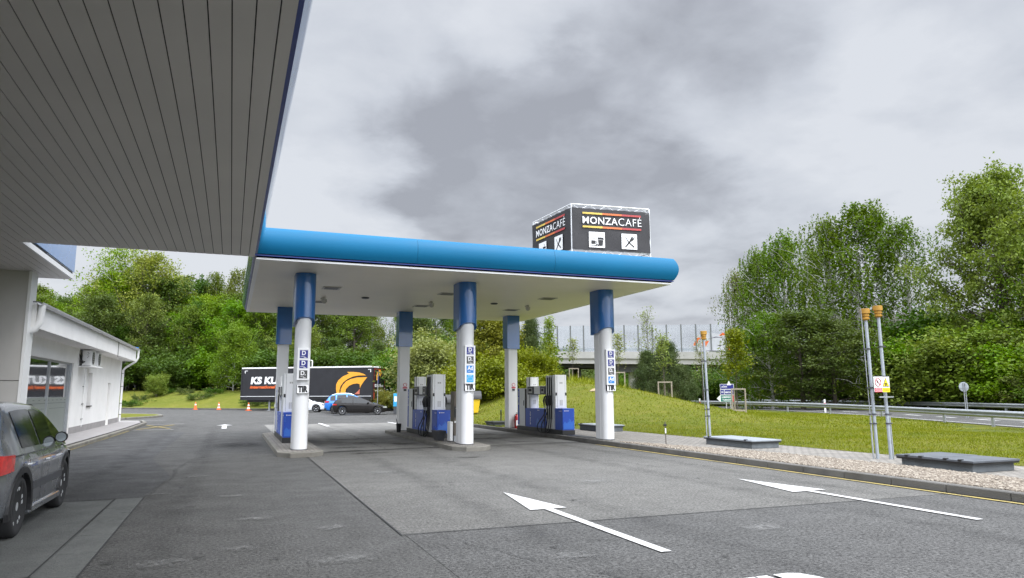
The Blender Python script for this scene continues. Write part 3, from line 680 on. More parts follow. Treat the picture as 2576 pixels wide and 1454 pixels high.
def sign_panel(par, x, y, z1, rows):
    n = len(rows); h = .21*n+.055*(n-1)+.1; z0 = z1-h
    p = MB().box(x-.16, x+.16, y, y+.2, z0, z1).build('sign_panel', M['white'], par, .01)
    for i, k in enumerate(rows):
        zc = z1-.05-.105-i*.265; yy = y-.001
        if k == 'EWS':
            MB().box(x-.105, x+.105, yy-.004, yy, zc-.105, zc+.105).build('sign_face', M['sky_print'], p)
            fit_text('lettering', 'EWS', M['white_print'], p, (x, yy-.006, zc+.075), (1, 0, 0), (0, 0, 1), .1, .03)
            mb = MB(); pts = [(-.08, .03), (.08, .03), (.06, -.06), (.02, -.045), (0, -.075), (-.02, -.045), (-.06, -.06), (-.08, .03)]
            for a, b in zip(pts, pts[1:]): mb.bar((x+a[0], yy-.006, zc+a[1]), (x+b[0], yy-.006, zc+b[1]), .012, .004)
            mb.build('pictogram', M['white_print'], p)
        else:
            MB().box(x-.105, x+.105, yy-.004, yy, zc-.105, zc+.105).build('sign_face', M[{'D': 'navy_print', 'P': 'grey_print', 'Ad': 'azure_print'}[k]], p)
            big = {'D': 'D', 'P': 'D.', 'Ad': 'Ad'}[k]
            fit_text('lettering', big, M['white_print'], p, (x, yy-.006, zc+.032), (1, 0, 0), (0, 0, 1), {'D': .1, 'P': .125, 'Ad': .165}[k], .115, .03)
            fit_text('lettering', {'D': 'DIESEL', 'P': 'PLUS', 'Ad': 'BLUE'}[k], M['white_print'], p, (x-.02, yy-.006, zc-.06), (1, 0, 0), (0, 0, 1), {'D': .12, 'P': .08, 'Ad': .07}[k], .02, .01)
            if k != 'Ad': MB().box(x+.0, x+.055, yy-.007, yy-.003, zc-.096, zc-.082).box(x+.055, x+.07, yy-.007, yy-.003, zc-.096, zc-.088).build('pictogram', M['white_print'], p)
def tir(par, x, y, z):
    p = MB().box(x-.155, x+.155, y, y+.16, z-.115, z+.115).build('plate', M['black_print'], par, .01)
    MB().box(x-.149, x+.149, y-.003, y+.1, z-.109, z+.109).build('plate_face', M['white_print'], p)
    fit_text('lettering', 'TIR', M['black_print'], p, (x, y-.006, z), (1, 0, 0), (0, 0, 1), .25, .17, .06)
CX = (1.742, 6.357, 10.973); FY, BY = 19.4, 28.2
for i, (cx, rows, z1, lab) in enumerate(((CX[0], ('D', 'D', 'P'), 2.78, 'front canopy column with three fuel labels, the one closest to the shop'),
                                (CX[1], ('D', 'P', 'Ad', 'EWS'), 2.95, 'front canopy column whose lowest label is a windscreen-washer sign, in the middle'),
                                (CX[2], ('D', 'D', 'P', 'Ad'), 2.92, 'front canopy column beside the gravel bed, blue Ad label lowest'))):
    t = column(cx, FY, lab)
    sx = (.0, .01, .02)[i]
    sign_panel(t, sx, -.06, z1, rows); tir(t, sx+.01, -.03, (1.71, 1.76, 1.74)[i])
for i, lab in enumerate(('rear canopy column half hidden behind the left pump', 'rear canopy column behind the middle pump, no smoking sign at eye height', 'rear canopy column with a red extinguisher at its foot')):
    t = column(CX[i], BY, lab, True)
    x, y = -.02, .625                                  # local axes turned by 180 degrees: the flat back faces the viewer
    mb = MB(); mb.lathe([(.075, 0), (.075, .006)], 20, (x, y, 1.91), 'y'); p = mb.build('no_smoking_sign', M['red_print'], t)
    MB().lathe([(.056, 0), (.056, .004)], 20, (x, y+.005, 1.91), 'y').build('sign_face', M['white_print'], p)
    MB().bar((x-.05, y+.011, 1.96), (x+.05, y+.011, 1.86), .014, .003).build('slash', M['red_print'], p)
    MB().box(x-.09, x+.09, y, y+.005, 1.77, 1.82).build('warning_plate', M['red_print'], t)
    MB().box(x-.055, x+.055, y, y+.02, 1.67, 1.75).box(x-.03, x+.03, y+.02, y+.024, 1.69, 1.73).build('switch_box', M['grey_print'], t)
# ------------------------------------------------------------------ fuel pumps
def make_pump(sides=(-1, 1)):
    t = thing('fuel_pump', '-', 'fuel pump', (0, 0, .133), 0, 'truck fuel pumps on the islands')
    w = .225
    MB().box(-w-.02, w+.02, -.01, 4.2, 0, .16).build('base', M['black'], t, .01)
    mb = MB(); mb.box(-w, w, 0, .62, .16, .9, 0); mb.box(-w-.004, w+.004, .05, .06, .18, .88, 1)
    lp = mb.build('lower_panel', [M['pump_blue'], M['blue_dark']], t, .012)
    mb = MB(); pts = [(-.2, .2), (.2, .2), (.2, .5), (.12, .42), (.05, .55), (-.06, .38), (-.14, .46), (-.2, .36)]
    mb.prism(pts, -.0055, -.002, 'y'); mb.build('printed_mountains', M['pump_blue_light'], lp)
    for x in (-.205, .165):
        mb = MB()
        for k in range(4): mb.box(x, x+.04, -.006, -.002, .62+k*.04, .635+k*.04)
        split_loose(mb.build('printed_stripe', M['pump_blue_light'], lp))
    mb = MB(); mb.prism([(-.155, .835), (-.125, .835), (-.125, .81), (-.14, .795), (-.155, .81)], -.005, -.002, 'y'); mb.box(-.11, .02, -.005, -.002, .81, .825); mb.build('logo', M['white_print'], lp)
    mb = MB(); mb.box(-w-.006, -w-.002, .1, .12, .78, .84); mb.box(-w-.006, -w-.002, .14, .3, .8, .815); mb.build('logo', M['white_print'], lp)
    # hose tower with the white end cabinet
    mb = MB(); mb.box(-.215, .215, .58, .74, .9, 2.08, 0); mb.box(-.15, .15, .572, .582, .92, 2.05, 0)
    for x in (-.152, .152): mb.box(x-.004, x+.004, .5745, .579, .92, 2.06, 1)
    cab = mb.build('end_cabinet', [M['pump_white'], M['gap']], t, .008)
    mb = MB(); mb.box(-.216, -.165, .566, .58, 1.35, 1.45); mb.box(.165, .216, .566, .58, 1.35, 1.45); split_loose(mb.build('handle', M['black'], cab))
    for x in (-.055, .01):
        MB().box(x, x+.05, .566, .5725, 1.77, 1.82).build('inspection_window', M['panel_grey'], cab); mb = MB()
        for k in range(9): mb.box(x, x+.05, .566, .5725, 1.0+k*.022, 1.012+k*.022)
        mb.build('vent_grille', M['panel_grey'], cab)
    mb = MB(); mb.box(-.2, .2, .74, 1.42, .16, 2.06, 0)
    for k in range(4):
        y = .77+k*.17; mb.box(-.222, -.2, y, y+.085, .16, 2.07, 0); mb.box(.2, .222, y, y+.085, .16, 2.07, 0)
        mb.box(-.203, -.199, y+.085, y+.17, .5, 2.06, 1); mb.box(.199, .203, y+.085, y+.17, .5, 2.06, 1)
    mb.build('hose_tower', [M['light_metal'], M['black']], t, .006)
    # nozzles and hoses on both long sides
    for sx in sides:
        for k, y in enumerate((.9, 1.07, 1.24)):
            mb = MB(); x = sx*.235
            mb.box(min(x, x+sx*.06), max(x, x+sx*.06), y-.035, y+.035, 1.0, 1.34, 0)
            mb.tube([(x+sx*.04, y, 1.36), (x+sx*.1, y+.02, 1.3), (x+sx*.13, y+.05, 1.16), (x+sx*.1, y+.07, 1.02), (x+sx*.09, y+.06, .93)], [.018, .03, .034, .024, .02], 8, 0)
            mb.tube([(x+sx*.09, y+.06, .98), (x+sx*.09, y+.065, .88)], .024, 8, 1)
            nz = mb.build('nozzle', [M['black'], M['grey_metal']], t)
            dy, dr = (.55, .75, -.12)[k], (.02, .06, .05)[k]
            P = [Vector((x+sx*.09, y+.065, .9)), Vector((x+sx*.1, y+.1+dy*.3, .62)), Vector((x+sx*.13, y+.08+dy*.95, .28)), Vector((x+sx*.15, y+dy*.9, dr)), Vector((x+sx*.13, y+dy*.45, -.04+dr)), Vector((x+sx*.06, y+.05, .12)), Vector((x+sx*.005, y+.02, .5)), Vector((x, y, 1.2)), Vector((x, y, 2.0))]
            Q = []
            for i in range(len(P)-1):
                p0, p1, p2, p3 = P[max(i-1, 0)], P[i], P[i+1], P[min(i+2, len(P)-1)]
                for u in (0, .2, .4, .6, .8):
                    Q.append(.5*((2*p1)+(p2-p0)*u+(2*p0-5*p1+4*p2-p3)*u*u+(3*p1-p0-3*p2+p3)*u**3))
            Q.append(P[-1]); MB().tube(Q, .017, 8).build('hose', M['rubber'], t)
    # middle section: blue skirt, display beam, rear cabinet
    mb = MB(); mb.box(-w, w, 1.43, 3.35, .16, .86, 0); sk = mb.build('lower_panel', M['pump_blue'], t, .012)
    mb = MB(); mb.prism([(1.5, .22), (2.3, .22), (2.3, .4), (2.15, .52), (1.95, .36), (1.8, .44), (1.6, .3)], -w-.006, -w-.002, 'x'); mb.build('printed_mountains', M['pump_blue_light'], sk)
    fit_text('lettering', 'AD BLUE', M['white_print'], sk, (-w-.005, 2.85, .5), (0, 0, -1), (0, -1, 0), .5, .06, .03)
    MB().box(-w-.006, -w-.002, 2.0, 2.18, .79, .81).build('emblem', M['white_print'], sk)
    mb = MB(); mb.box(-.2, .2, 1.43, 3.2, 1.4, 1.7, 0)
    bm_ = mb.build('display_beam', M['pump_white'], t, .01)
    for y0, y1 in ((1.46, 1.95), (2.55, 3.15)):
        d = MB().box(-.225, .225, y0, y1, 1.38, 1.69).build('display', M['dark_grey'], t, .012)
        for sx in (-1, 1):
            a, b = sorted((sx*.226, sx*.23)); MB().box(a, b, y0+.12, y1-.12, 1.44, 1.62).build('screen', M['panel_grey'], d)
            a, b = sorted((sx*.2305, sx*.233)); MB().box(a, b, y0+.16, y1-.16, 1.5, 1.6).build('readout', M['gap'], d)
    mb = MB(); mb.box(-.17, .17, 2.95, 3.35, .86, 2.05, 0)
    for x in (-.12, .12): mb.box(x-.003, x+.003, 2.9465, 2.951, .88, 2.03, 1)
    mb.box(-.173, -.168, 3.0, 3.05, .86, 2.05, 1)
    rc = mb.build('rear_cabinet', [M['pump_white'], M['gap']], t, .008)
    for x in (-.05, .015):
        MB().box(x, x+.04, 2.944, 2.951, 1.74, 1.78).build('inspection_window', M['panel_grey'], rc); mb = MB()
        for k in range(8): mb.box(x, x+.04, 2.944, 2.951, 1.02+k*.02, 1.032+k*.02)
        mb.build('vent_grille', M['panel_grey'], rc)
    mb = MB(); mb.box(-.22, .22, 3.42, 4.15, .16, 1.62, 0); mb.box(-.215, .215, 3.36, 3.425, .17, 1.6, 2); mb.box(-.226, -.219, 3.98, 4.15, .2, 1.6, 1)
    dc = mb.build('side_locker', [M['light_metal'], M['pump_blue'], M['gap']], t, .008)
    MB().box(-.235, -.219, 3.5, 3.54, .95, 1.15).build('handle', M['black'], dc)
    fit_text('lettering', 'AD BLUE', M['white_print'], dc, (-.229, 4.06, 1.25), (0, 0, -1), (0, -1, 0), .55, .07, .02)
    return t
pump = make_pump(); PY = 22.38
pump.location = (10.98, PY, .133); pump['label'] = 'blue and white fuel pump nearest the grass, a red extinguisher behind it'
dup(pump, (6.5, PY+.1, .133), 0, 'blue and white fuel pump on the middle island with long looped hoses')
p_ = make_pump((1,)); p_.location = (1.73, PY, .133); p_['label'] = 'blue and white fuel pump mostly hidden by the TIR column nearest the shop'
# things around the pumps
t = thing('payment_terminal', 'brown steel payment terminal with white side wing between middle pump and its column', 'terminal', (6.46, 20.72, .133))
MB().box(-.15, .15, 0, .36, .18, 1.5).build('housing', M['brown'], t, .01)
MB().box(-.14, .14, .02, .34, 0, .18).build('foot', M['grey_metal'], t, .01)
MB().box(-.14, .14, -.012, 0, .72, 1.05).build('recess', M['black'], t)
mb = MB(); mb.prism([(-.1, .98), (-.03, 1.16), (.02, 1.0), (.06, .97)], -.03, -.013, 'y'); mb.box(-.02, .12, -.02, -.002, .86, .9); mb.lathe([(.03, 0), (.03, .02)], 10, (.06, -.02, .78), 'y'); mb.build('notice', M['white_print'], t)
MB().box(-.14, .14, -.03, 0, .56, .62).build('shelf', M['trim_white'], t, .008)
MB().box(-.27, -.17, .0, .3, .02, .6).build('side_wing', M['trim_white'], t, .02)
t = thing('bucket', 'dark squeegee trough on the island in front of the middle pump', 'bucket', (6.1, 21.5, .133))
mb = MB(); mb.loft([[(-.1, -.12, 0), (.1, -.12, 0), (.1, .3, 0), (-.1, .3, 0)], [(-.16, -.2, .3), (.16, -.2, .3), (.16, .45, .3), (-.16, .45, .3)]], 0, False); mb.build('tub', M['dark_grey'], t, .01)
mb = MB(); mb.bar((0, .2, .22), (-.05, .5, .42), .03, .02); mb.build('squeegee', M['pump_blue'], t)
def bucket(x, y, label):
    t = thing('water_bucket', label, 'bucket', (x, y, .133))
    MB().lathe([(.075, 0), (.1, .3), (.105, .32), (.085, .3), (.07, .04)], 14).build('pail', M['black'], t)
    MB().tube([(0, 0, .1), (-.1, .0, .5)], .014, 6).build('squeegee', M['dark_grey'], t)
bucket(5.95, 26.65, 'small black bucket with squeegee beside the middle pump and rear column')
t = thing('fire_extinguisher', 'red fire extinguisher standing at the foot of the right rear column', 'extinguisher', (11.06, 27.42, .133))
MB().lathe([(.09, 0), (.095, .03), (.095, .42), (.075, .5), (.03, .54), (.03, .57)], 18).build('cylinder', M['red'], t)
MB().box(-.06, .02, -.098, -.092, .1, .33).build('instruction_label', M['white_print'], t)
mb = MB(); mb.box(-.02, .1, -.015, .015, .57, .6); mb.box(-.02, .08, -.012, .012, .63, .645); mb.tube([(-.02, 0, .58), (-.09, -.02, .54), (-.11, -.02, .35), (-.1, -.03, .2)], .012, 6); mb.build('valve_and_hose', M['black'], t)
mb = MB()
for y0, x0 in ((20.0, 10.95),): mb.box(x0-.2, x0+.2, 20.5, 22.1, .128, .15)
tag(mb.build('drain_grate', M['black'], None, .006), 'dark drain cover strip between right pump and right front column', 'drain cover')
# ------------------------------------------------------------------ cafe sign box on the roof
a, b, c = Vector((9.89, 19.71, 0)), Vector((12.62, 19.43, 0)), Vector((9.74, 22.46, 0)); SB, ST = 6.1, 7.6
t = thing('cafe_sign', 'black cloth box sign on aluminium truss standing on the canopy roof', 'sign', (11.2, 21, 5.6))
d = b+c-a
mb = MB()
for p, q in ((a, b), (b, d), (d, c), (c, a)):
    pi, qi = p.lerp(q, .0), p.lerp(q, 1)
    for z0, z1 in ((ST-.16, ST), (SB-.14, SB+.02)):
        for z in (z0, z1): mb.tube([(p.x, p.y, z), (q.x, q.y, z)], .022, 6)
        n = 9
        for i in range(n):
            u, v = p.lerp(q, i/n), p.lerp(q, (i+1)/n); za, zb = (z0, z1) if i % 2 else (z1, z0)
            mb.tube([(u.x, u.y, za), (v.x, v.y, zb)], .012, 5)
for p in (a, b, c, d): mb.tube([(p.x, p.y, 5.59), (p.x, p.y, ST)], .028, 8)
rel(mb.build('truss', M['light_metal']), t)
ctr = (a+d)/2
def banner(p, q, nm):
    ax = (q-p).normalized(); nrm = Vector((ax.y, -ax.x, 0)); Lw = (q-p).length
    mb = MB(); n, k = 40, 8; rows = []
    for i in range(n+1):
        u = i/n
        rows.append([tuple(p+ax*(Lw*u)+nrm*(.035+.012*math.sin(u*31)*(1 if u < .2 or u > .85 else .25)+.006*math.sin(u*9+j))+Vector((0, 0, SB+.02+(ST-.13-SB)*j/k-(.015*abs(math.sin(u*28)) if j in (0, k) else 0)))) for j in range(k+1)])
    mb.loft(rows, 0, True, False, False); bn = rel(mb.build('banner', M['banner']), t)
    O = nrm*.062
    def at(u, z): return p+ax*(Lw*u)+O+Vector((0, 0, SB+(ST-.12-SB)*z))
    def stripe(u0, u1, z0, z1, mt, nm='stripe'):
        mb = MB(); q0, q1, q2, q3 = at(u0, z0), at(u1, z0), at(u1, z1), at(u0, z1)
        mb.loft([[tuple(x) for x in (q0, q1, q2, q3)], [tuple(x+nrm*.004) for x in (q0, q1, q2, q3)]], 0, False); return rel(mb.build(nm, mt), t)
    for z0, z1 in ((.86, .905), (.535, .58)):
        for i, mt in enumerate(('amber_soft', 'orange_soft', 'red_soft')): o = stripe(.13+i*.25, .13+(i+1)*.25, z0, z1, M[mt])
    def txt(body, u0, u1, zc, hh, bold, zoff=0):
        o = fit_text('lettering', body, M['white_print'], None, at((u0+u1)/2, zc)+nrm*.002, ax, (0, 0, 1), (u1-u0)*Lw, hh, bold, 0, .003, 1.08); rel(o, t)
    txt('MONZA', .13, .575, .715, .235, .012); txt('CAFÉ', .585, .885, .742, .312, -.008)
    for u0 in (.205, .62):
        o = stripe(u0, u0+.2, .07, .44, M['white_print'], 'pictogram_board')
    # cup, mug and beans
    def blk(pts, nm='pictogram', u0=.205):
        mb = MB(); W = .2; P = [at(u0+W*x, .07+.37*y)+nrm*.006 for x, y in pts]
        mb.loft([[tuple(x) for x in P], [tuple(x+nrm*.003) for x in P]], 0, False); rel(mb.build(nm, M['black_print']), t)
    blk([(.6, .12), (.85, .12), (.9, .5), (.56, .5)]); blk([(.52, .53), (.94, .53), (.9, .66), (.56, .66)])
    blk([(.14, .22), (.4, .22), (.4, .45), (.14, .45)]); blk([(.1, .12), (.46, .12), (.44, .16), (.12, .16)])
    blk([(.4, .27), (.48, .3), (.48, .4), (.4, .42), (.4, .39), (.45, .37), (.45, .33), (.4, .3)])
    for cx_, cy_ in ((.5, .22), (.57, .14), (.44, .14)): blk([(cx_+.055*math.cos(k*.7), cy_+.045*math.sin(k*.7)) for k in range(9)])
    for cx_, cy_ in ((.22, .5), (.3, .5), (.72, .7)): blk([(cx_, cy_), (cx_+.03, cy_+.06), (cx_+.0, cy_+.1), (cx_+.02, cy_+.15), (cx_+.04, cy_+.1), (cx_+.055, cy_+.06), (cx_+.02, cy_)])
    # knife and fork
    blk([(.2, .86), (.25, .82), (.46, .5), (.82, .18), (.76, .12), (.42, .44)], u0=.62)
    blk([(.2, .14), (.26, .1), (.6, .5), (.76, .6), (.86, .8), (.82, .82), (.72, .68), (.76, .84), (.72, .85), (.64, .7), (.66, .84), (.62, .84), (.54, .6)], u0=.62)
M['amber_soft'] = mat('amber_stripe', (.62, .45, .09), .6); M['orange_soft'] = mat('orange_stripe', (.6, .16, .05), .6); M['red_soft'] = mat('red_stripe', (.42, .06, .06), .6)
banner(a, b, 'front'); banner(c, a, 'side'); 
# ------------------------------------------------------------------ strip on the right: vents, chambers, tap post
def vent_pipe(x, y, top, tilt, label, side=-1):
    t = thing('vent_pipe', label, 'vent pipe', (x, y, .125), 0, 'tank vent pipes', (0, tilt, 0))
    MB().tube([(0, 0, 0), (0, 0, top)], .035, 12).build('pipe', M['pipe'], t)
    MB().lathe([(.05, top-.02), (.06, top), (.085, top+.01), (.085, top+.03), (.066, top+.035), (.066, top+.07), (.086, top+.075), (.086, top+.095), (.074, top+.1), (.076, top+.13), (.1, top+.135), (.1, top+.235), (.09, top+.24), (.02, top+.242)], 16).build('vent_cap', M['vent_cap'], t)
    mb = MB(); mb.tube([(side*.1, .02, 0), (side*.09, .02, .9)], .018, 8, 0)
    if side < 0: mb.tube([(side*.09, .02, .9), (side*.1, .02, top+.25)], .009, 6, 0)
    mb.build('earth_cable', M['grey_metal'], t)
    mb = MB()
    for z in (.75, .95, top*.5, top*.78): mb.lathe([(.05, z), (.05, z+.03)], 12); mb.box(min(0, side*.13), max(0, side*.13), -.01, .03, z, z+.025)
    split_loose(mb.build('clamp', M['dark_grey'], t))
    return t
vent_pipe(13.09, 17.32, 3.02, -.025, 'single slim vent pipe with yellow cap beside the lawn')
vent_pipe(13.21, 11.66, 3.06, -.012, 'left pipe of the pair behind the EX sign, yellow cap slightly lower')
vent_pipe(13.44, 11.52, 3.12, -.012, 'right pipe of the pair behind the EX sign, yellow cap slightly higher', 1)
t = thing('warning_sign', 'white sign with no-flame symbol and yellow EX triangle clamped to two pipes', 'sign', (13.21, 11.4, 1.72))
W, H = .43, .33
MB().box(-.24, .22, -.006, .006, -.15, .2).build('plate', M['white_print'], t, .004)
MB().box(-.24, .22, -.007, .007, .185, .205).build('top_edge', M['black_print'], t)
MB().box(-.235, -.015, -.009, -.005, -.15, -.055).build('red_band', M['red_print'], t)
MB().box(-.005, .215, -.009, -.005, -.15, -.055).build('yellow_band', M['yellow_print'], t)
mb = MB()
for k in range(3): mb.box(-.22, -.03, -.0105, -.008, -.135+k*.026, -.127+k*.026)
mb.build('warning_text', M['white_print'], t)
mb = MB()
for k in range(2): mb.box(.02, .19, -.0105, -.008, -.12+k*.026, -.114+k*.026)
mb.build('warning_text', M['black_print'], t)
mb = MB(); n = 28
for k in range(n):
    p, q = 2*math.pi*k/n, 2*math.pi*(k+1)/n
    mb.bar((-.125+.085*math.cos(p), -.009, .065+.085*math.sin(p)), (-.125+.085*math.cos(q), -.009, .065+.085*math.sin(q)), .022, .004)
mb.build('prohibition_border', M['red_print'], t); MB().bar((-.185, -.009, .125), (-.065, -.009, .005), .02, .004).build('slash', M['red_print'], t)
mb = MB(); mb.prism([(-.15, .08), (-.12, .11), (-.11, .07), (-.13, .03)], -.0085, -.0065, 'y'); mb.build('flame', M['black_print'], t)
mb = MB(); mb.prism([(.005, -.03), (.205, -.03), (.105, .165)], -.0095, -.006, 'y'); tr_ = mb.build('triangle', M['black_print'], t)
MB().prism([(.022, -.02), (.188, -.02), (.105, .142)], -.012, -.0094, 'y').build('triangle_face', M['yellow_print'], tr_)
fit_text('lettering', 'EX', M['black_print'], tr_, (.105, -.0135, .02), (1, 0, 0), (0, 0, 1), .075, .055, .03)
mb = MB(); mb.box(-.08, .32, -.0, .03, -.27, -.24); mb.build('bracket', M['grey_metal'], t)
def chamber(x0, x1, y0, y1, h, label, lids=1, top='cover_top', lip=.05):
    t = thing('tank_chamber', label, 'tank cover', ((x0+x1)/2, (y0+y1)/2, .12), 0, 'raised tank chambers in the paving')
    hx, hy = (x1-x0)/2, (y1-y0)/2
    MB().box(-hx, hx, -hy, hy, 0, h).build('side_wall', M['cover_side'], t, .015)
    for k in range(lids):
        a_, b_ = -hy-lip+(2*hy+2*lip)*k/lids, -hy-lip+(2*hy+2*lip)*(k+1)/lids-(.01 if k < lids-1 else 0)
        l = MB().box(-hx-lip, hx+lip, a_, b_, h+.012, h+.05+.006*k).build('lid', M[top], t, .006)
        mb = MB()
        for y in (a_+.25, b_-.25): mb.box(-hx-lip-.02, -hx-lip+.06, y-.03, y+.03, h+.03, h+.065)
        split_loose(mb.build('hinge', M['black'], l))
    MB().box(-hx-lip+.01, hx+lip-.01, -hy-lip+.01, hy+lip-.01, h-.02, h+.0115).build('seal', M['black'], t)
chamber(12.62, 13.5, 14.98, 16.9, .17, 'pale grey lidded chamber beside the single vent pipe')
chamber(12.48, 13.6, 9.0, 10.46, .17, 'dark double-lidded chamber near the pair of vent pipes', 2, 'cover_dark', .07)
chamber(12.9, 13.8, 23.5, 25.3, .2, 'grey lidded chamber half hidden behind the right front column')
chamber(10.95, 12.2, 29.75, 30.9, .13, 'low black lidded chamber at the kerb behind the rear columns', 1, 'black')
chamber(13.0, 14.0, 7.0, 8.2, .22, 'black lidded chamber cut off by the right edge of the photo', 1, 'black')
t = thing('tap_post', 'thin rusty post with small black head standing in the gravel', 'post', (11.55, 17.3, .13))
MB().tube([(0, 0, 0), (-.01, 0, .62)], .014, 7).build('stem', M['brown'], t); MB().box(-.06, .03, -.02, .02, .5, .56).build('head', M['black'], t, .006); MB().box(-.022, .012, -.016, .014, .3, .44).build('white_band', M['white_print'], t, .004)
t = thing('marker_post', 'thin black marker post behind the low black chamber', 'post', (11.8, 31.2, .13))
MB().tube([(0, 0, 0), (0, 0, .62)], .03, 8).build('stem', M['black'], t); MB().lathe([(.036, .6), (.036, .66), (.01, .67)], 10).build('cap', M['dark_grey'], t)

# ------------------------------------------------------------------ shop
shop = thing('shop_building', 'white rendered station shop with deep eave box and glazed front', 'building', (-5.6, 32, 0))
WX, EY = -5.6, 43.5
mb = MB()                                                              # wall with openings
def wall_x(mb, y0, y1, z0, z1, holes, x=WX, th=.3):
    ys = sorted({y0, y1, *[h[0] for h in holes], *[h[1] for h in holes]}); zs = sorted({z0, z1, *[h[2] for h in holes], *[h[3] for h in holes]})
    for ya, yb in zip(ys, ys[1:]):
        for za, zb in zip(zs, zs[1:]):
            if not any(h[0] <= (ya+yb)/2 <= h[1] and h[2] <= (za+zb)/2 <= h[3] for h in holes): mb.box(x-th, x, ya, yb, za, zb)
holes = [(22.3, 31.0, .06, 2.76), (34.15, 35.1, 1.12, 2.5), (39.35, 40.2, .12, 2.14)]
wall_x(mb, 22.2, EY, 0, 3.5, holes); mb.box(-14, WX-.3, EY-.3, EY, 0, 3.5); mb.box(-14, WX-.3, 22.2, 22.5, 0, 3.5)
rel(mb.build('wall', M['white_wall']), shop)
mb = MB(); mb.box(WX, WX+.012, 31.0, 39.35, .0, .36); mb.box(WX, WX+.012, 40.2, EY+.012, 0, .36); mb.box(-14, WX, EY, EY+.012, 0, .36); [rel(o, shop) for o in split_loose(mb.build('plinth', M['plinth']))]
rel(MB().box(WX-.24, WX-.2, 34.15, 35.1, 1.12, 2.5).build('window', M['panel_grey']), shop)
rel(MB().box(WX-.2, WX+.05, 34.1, 35.15, 1.08, 1.12).build('window_sill', M['gap']), shop)
dr = rel(MB().box(WX-.24, WX-.2, 39.35, 40.2, .12, 2.14).build('door', M['panel_grey']), shop)
# glazing: panes, mullions, frosted lower film
gl = [22.3, 24.41, 27.78, 30.86]
for y0, y1 in zip(gl, gl[1:]):
    p = rel(MB().box(WX-.16, WX-.13, y0+.04, y1-.04, 1.5, 2.7).build('window_pane', M['glass']), shop)
    f = rel(MB().box(WX-.16, WX-.13, y0+.04, y1-.04, .1, 1.5).build('frosted_pane', M['frosted']), shop)
    mb = MB(); n = 5
    for k in range(n):
        yy = y0+.3+(y1-y0-.5)*k/(n-1); mb.box(WX-.13, WX-.128, yy-.09, yy+.09, 1.4, 1.42)
    mb.box(WX-.13, WX-.128, y0+.1, y1-.1, 1.3, 1.312); mb.box(WX-.13, WX-.128, y0+.5, y1-.2, 1.12, 1.13); rel(mb.build('film_print', M['dark_grey']), shop)
mb = MB()
for y in gl: mb.box(WX-.19, WX-.09, y-.045, y+.045, .06, 2.76)
mb.box(WX-.19, WX-.1, 22.3, 30.86, 2.7, 2.76); mb.box(WX-.19, WX-.1, 22.3, 30.86, .06, .1); mb.box(WX-.19, WX-.05, 30.9, 31.0, .06, 2.76)
rel(mb.build('window_frame', M['grey_metal']), shop)
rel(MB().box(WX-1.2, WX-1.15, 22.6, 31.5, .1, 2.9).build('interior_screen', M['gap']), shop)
BX = -4.92
mb = MB(); mb.box(WX-.002, BX, 21.9, EY-.25, 3.36, 4.03); rel(mb.build('eave_box', M['white_wall'], None, .01), shop)
mb = MB(); mb.prism([(WX-8, 4.2), (BX+.04, 4.06), (BX+.04, 4.03), (WX-8, 4.0)], 21.9, EY-.15, 'y'); rel(mb.build('roof', M['roofing']), shop)
rel(MB().prism([(-6.4, 4.22), (BX+.1, 4.07), (BX+.1, 4.12), (-6.4, 4.34)], EY-.35, EY-.1, 'y').build('roof_trim', M['roof_blue']), shop)
mb = MB(); n = 9; prof = [(.075*math.cos(a), .075*math.sin(a)) for a in np.linspace(math.pi, 2*math.pi, n)]+[(.066*math.cos(a), .066*math.sin(a)) for a in np.linspace(2*math.pi, math.pi, n)]
mb.loft([[(BX+.1+u, y, 4.02+v) for u, v in prof] for y in (21.75, EY-.1)], 0, True); rel(mb.build('gutter', M['light_metal']), shop)
gx = BX+.1
rel(MB().tube([(gx, EY-.2, 3.97), (gx, EY-.2, 3.55), (gx-.1, EY-.18, 3.35), (WX+.2, EY-.05, 3.02), (WX+.08, EY+.06, 2.88), (WX+.07, EY+.06, .02)], .055, 10).build('downpipe', M['trim_white']), shop)
mb = MB()
for z in (2.7, 2.0, 1.1, .5): mb.lathe([(.062, z), (.062, z+.03)], 10, (WX+.07, EY+.06, 0))
[rel(o, shop) for o in split_loose(mb.build('pipe_clip', M['dark_grey']))]
rel(MB().tube([(gx, 22.0, 3.97), (gx-.02, 21.98, 3.5), (gx-.1, 21.95, 3.32), (WX+.1, 21.9, 3.05)], .09, 12).build('downpipe', M['trim_white']), shop)
mb = MB(); mb.tube([(WX+.03, 33.3, 2.65), (WX+.03, 33.25, 1.6)], .04, 8); mb.tube([(WX+.02, 33.2, 1.7), (WX+.02, 33.2, 1.25), (WX+.02, 33.35, 1.1), (WX+.02, 33.3, .3)], .014, 6); rel(mb.build('cable_duct', M['trim_white']), shop)
for y, z in ((33.2, 1.9), (33.25, 1.2), (33.3, .6)): rel(MB().box(WX+.0, WX+.03, y-.2, y+.2, z, z+.02).build('cable_clip', M['dark_grey']), shop)
mb = MB(); mb.tube([(BX+.02, 36.6, 4.05), (BX+.02, 36.6, 3.3)], .012, 6); mb.tube([(BX+.04, 36.2, 4.1), (BX+.04, 36.9, 4.07)], .012, 6); rel(mb.build('lightning_wire', M['gap']), shop)
rel(MB().lathe([(.09, 4.05), (.09, 4.35), (.13, 4.37), (.13, 4.42), (.07, 4.46), (.07, 4.56), (.1, 4.6), (.02, 4.68)], 12, (-6.0, 36.2, 0)).build('roof_vent', M['black']), shop)
rel(MB().box(WX+.1, WX+.22, 43.0, 43.15, 3.24, 3.34).build('security_camera', M['dark_grey']), shop)
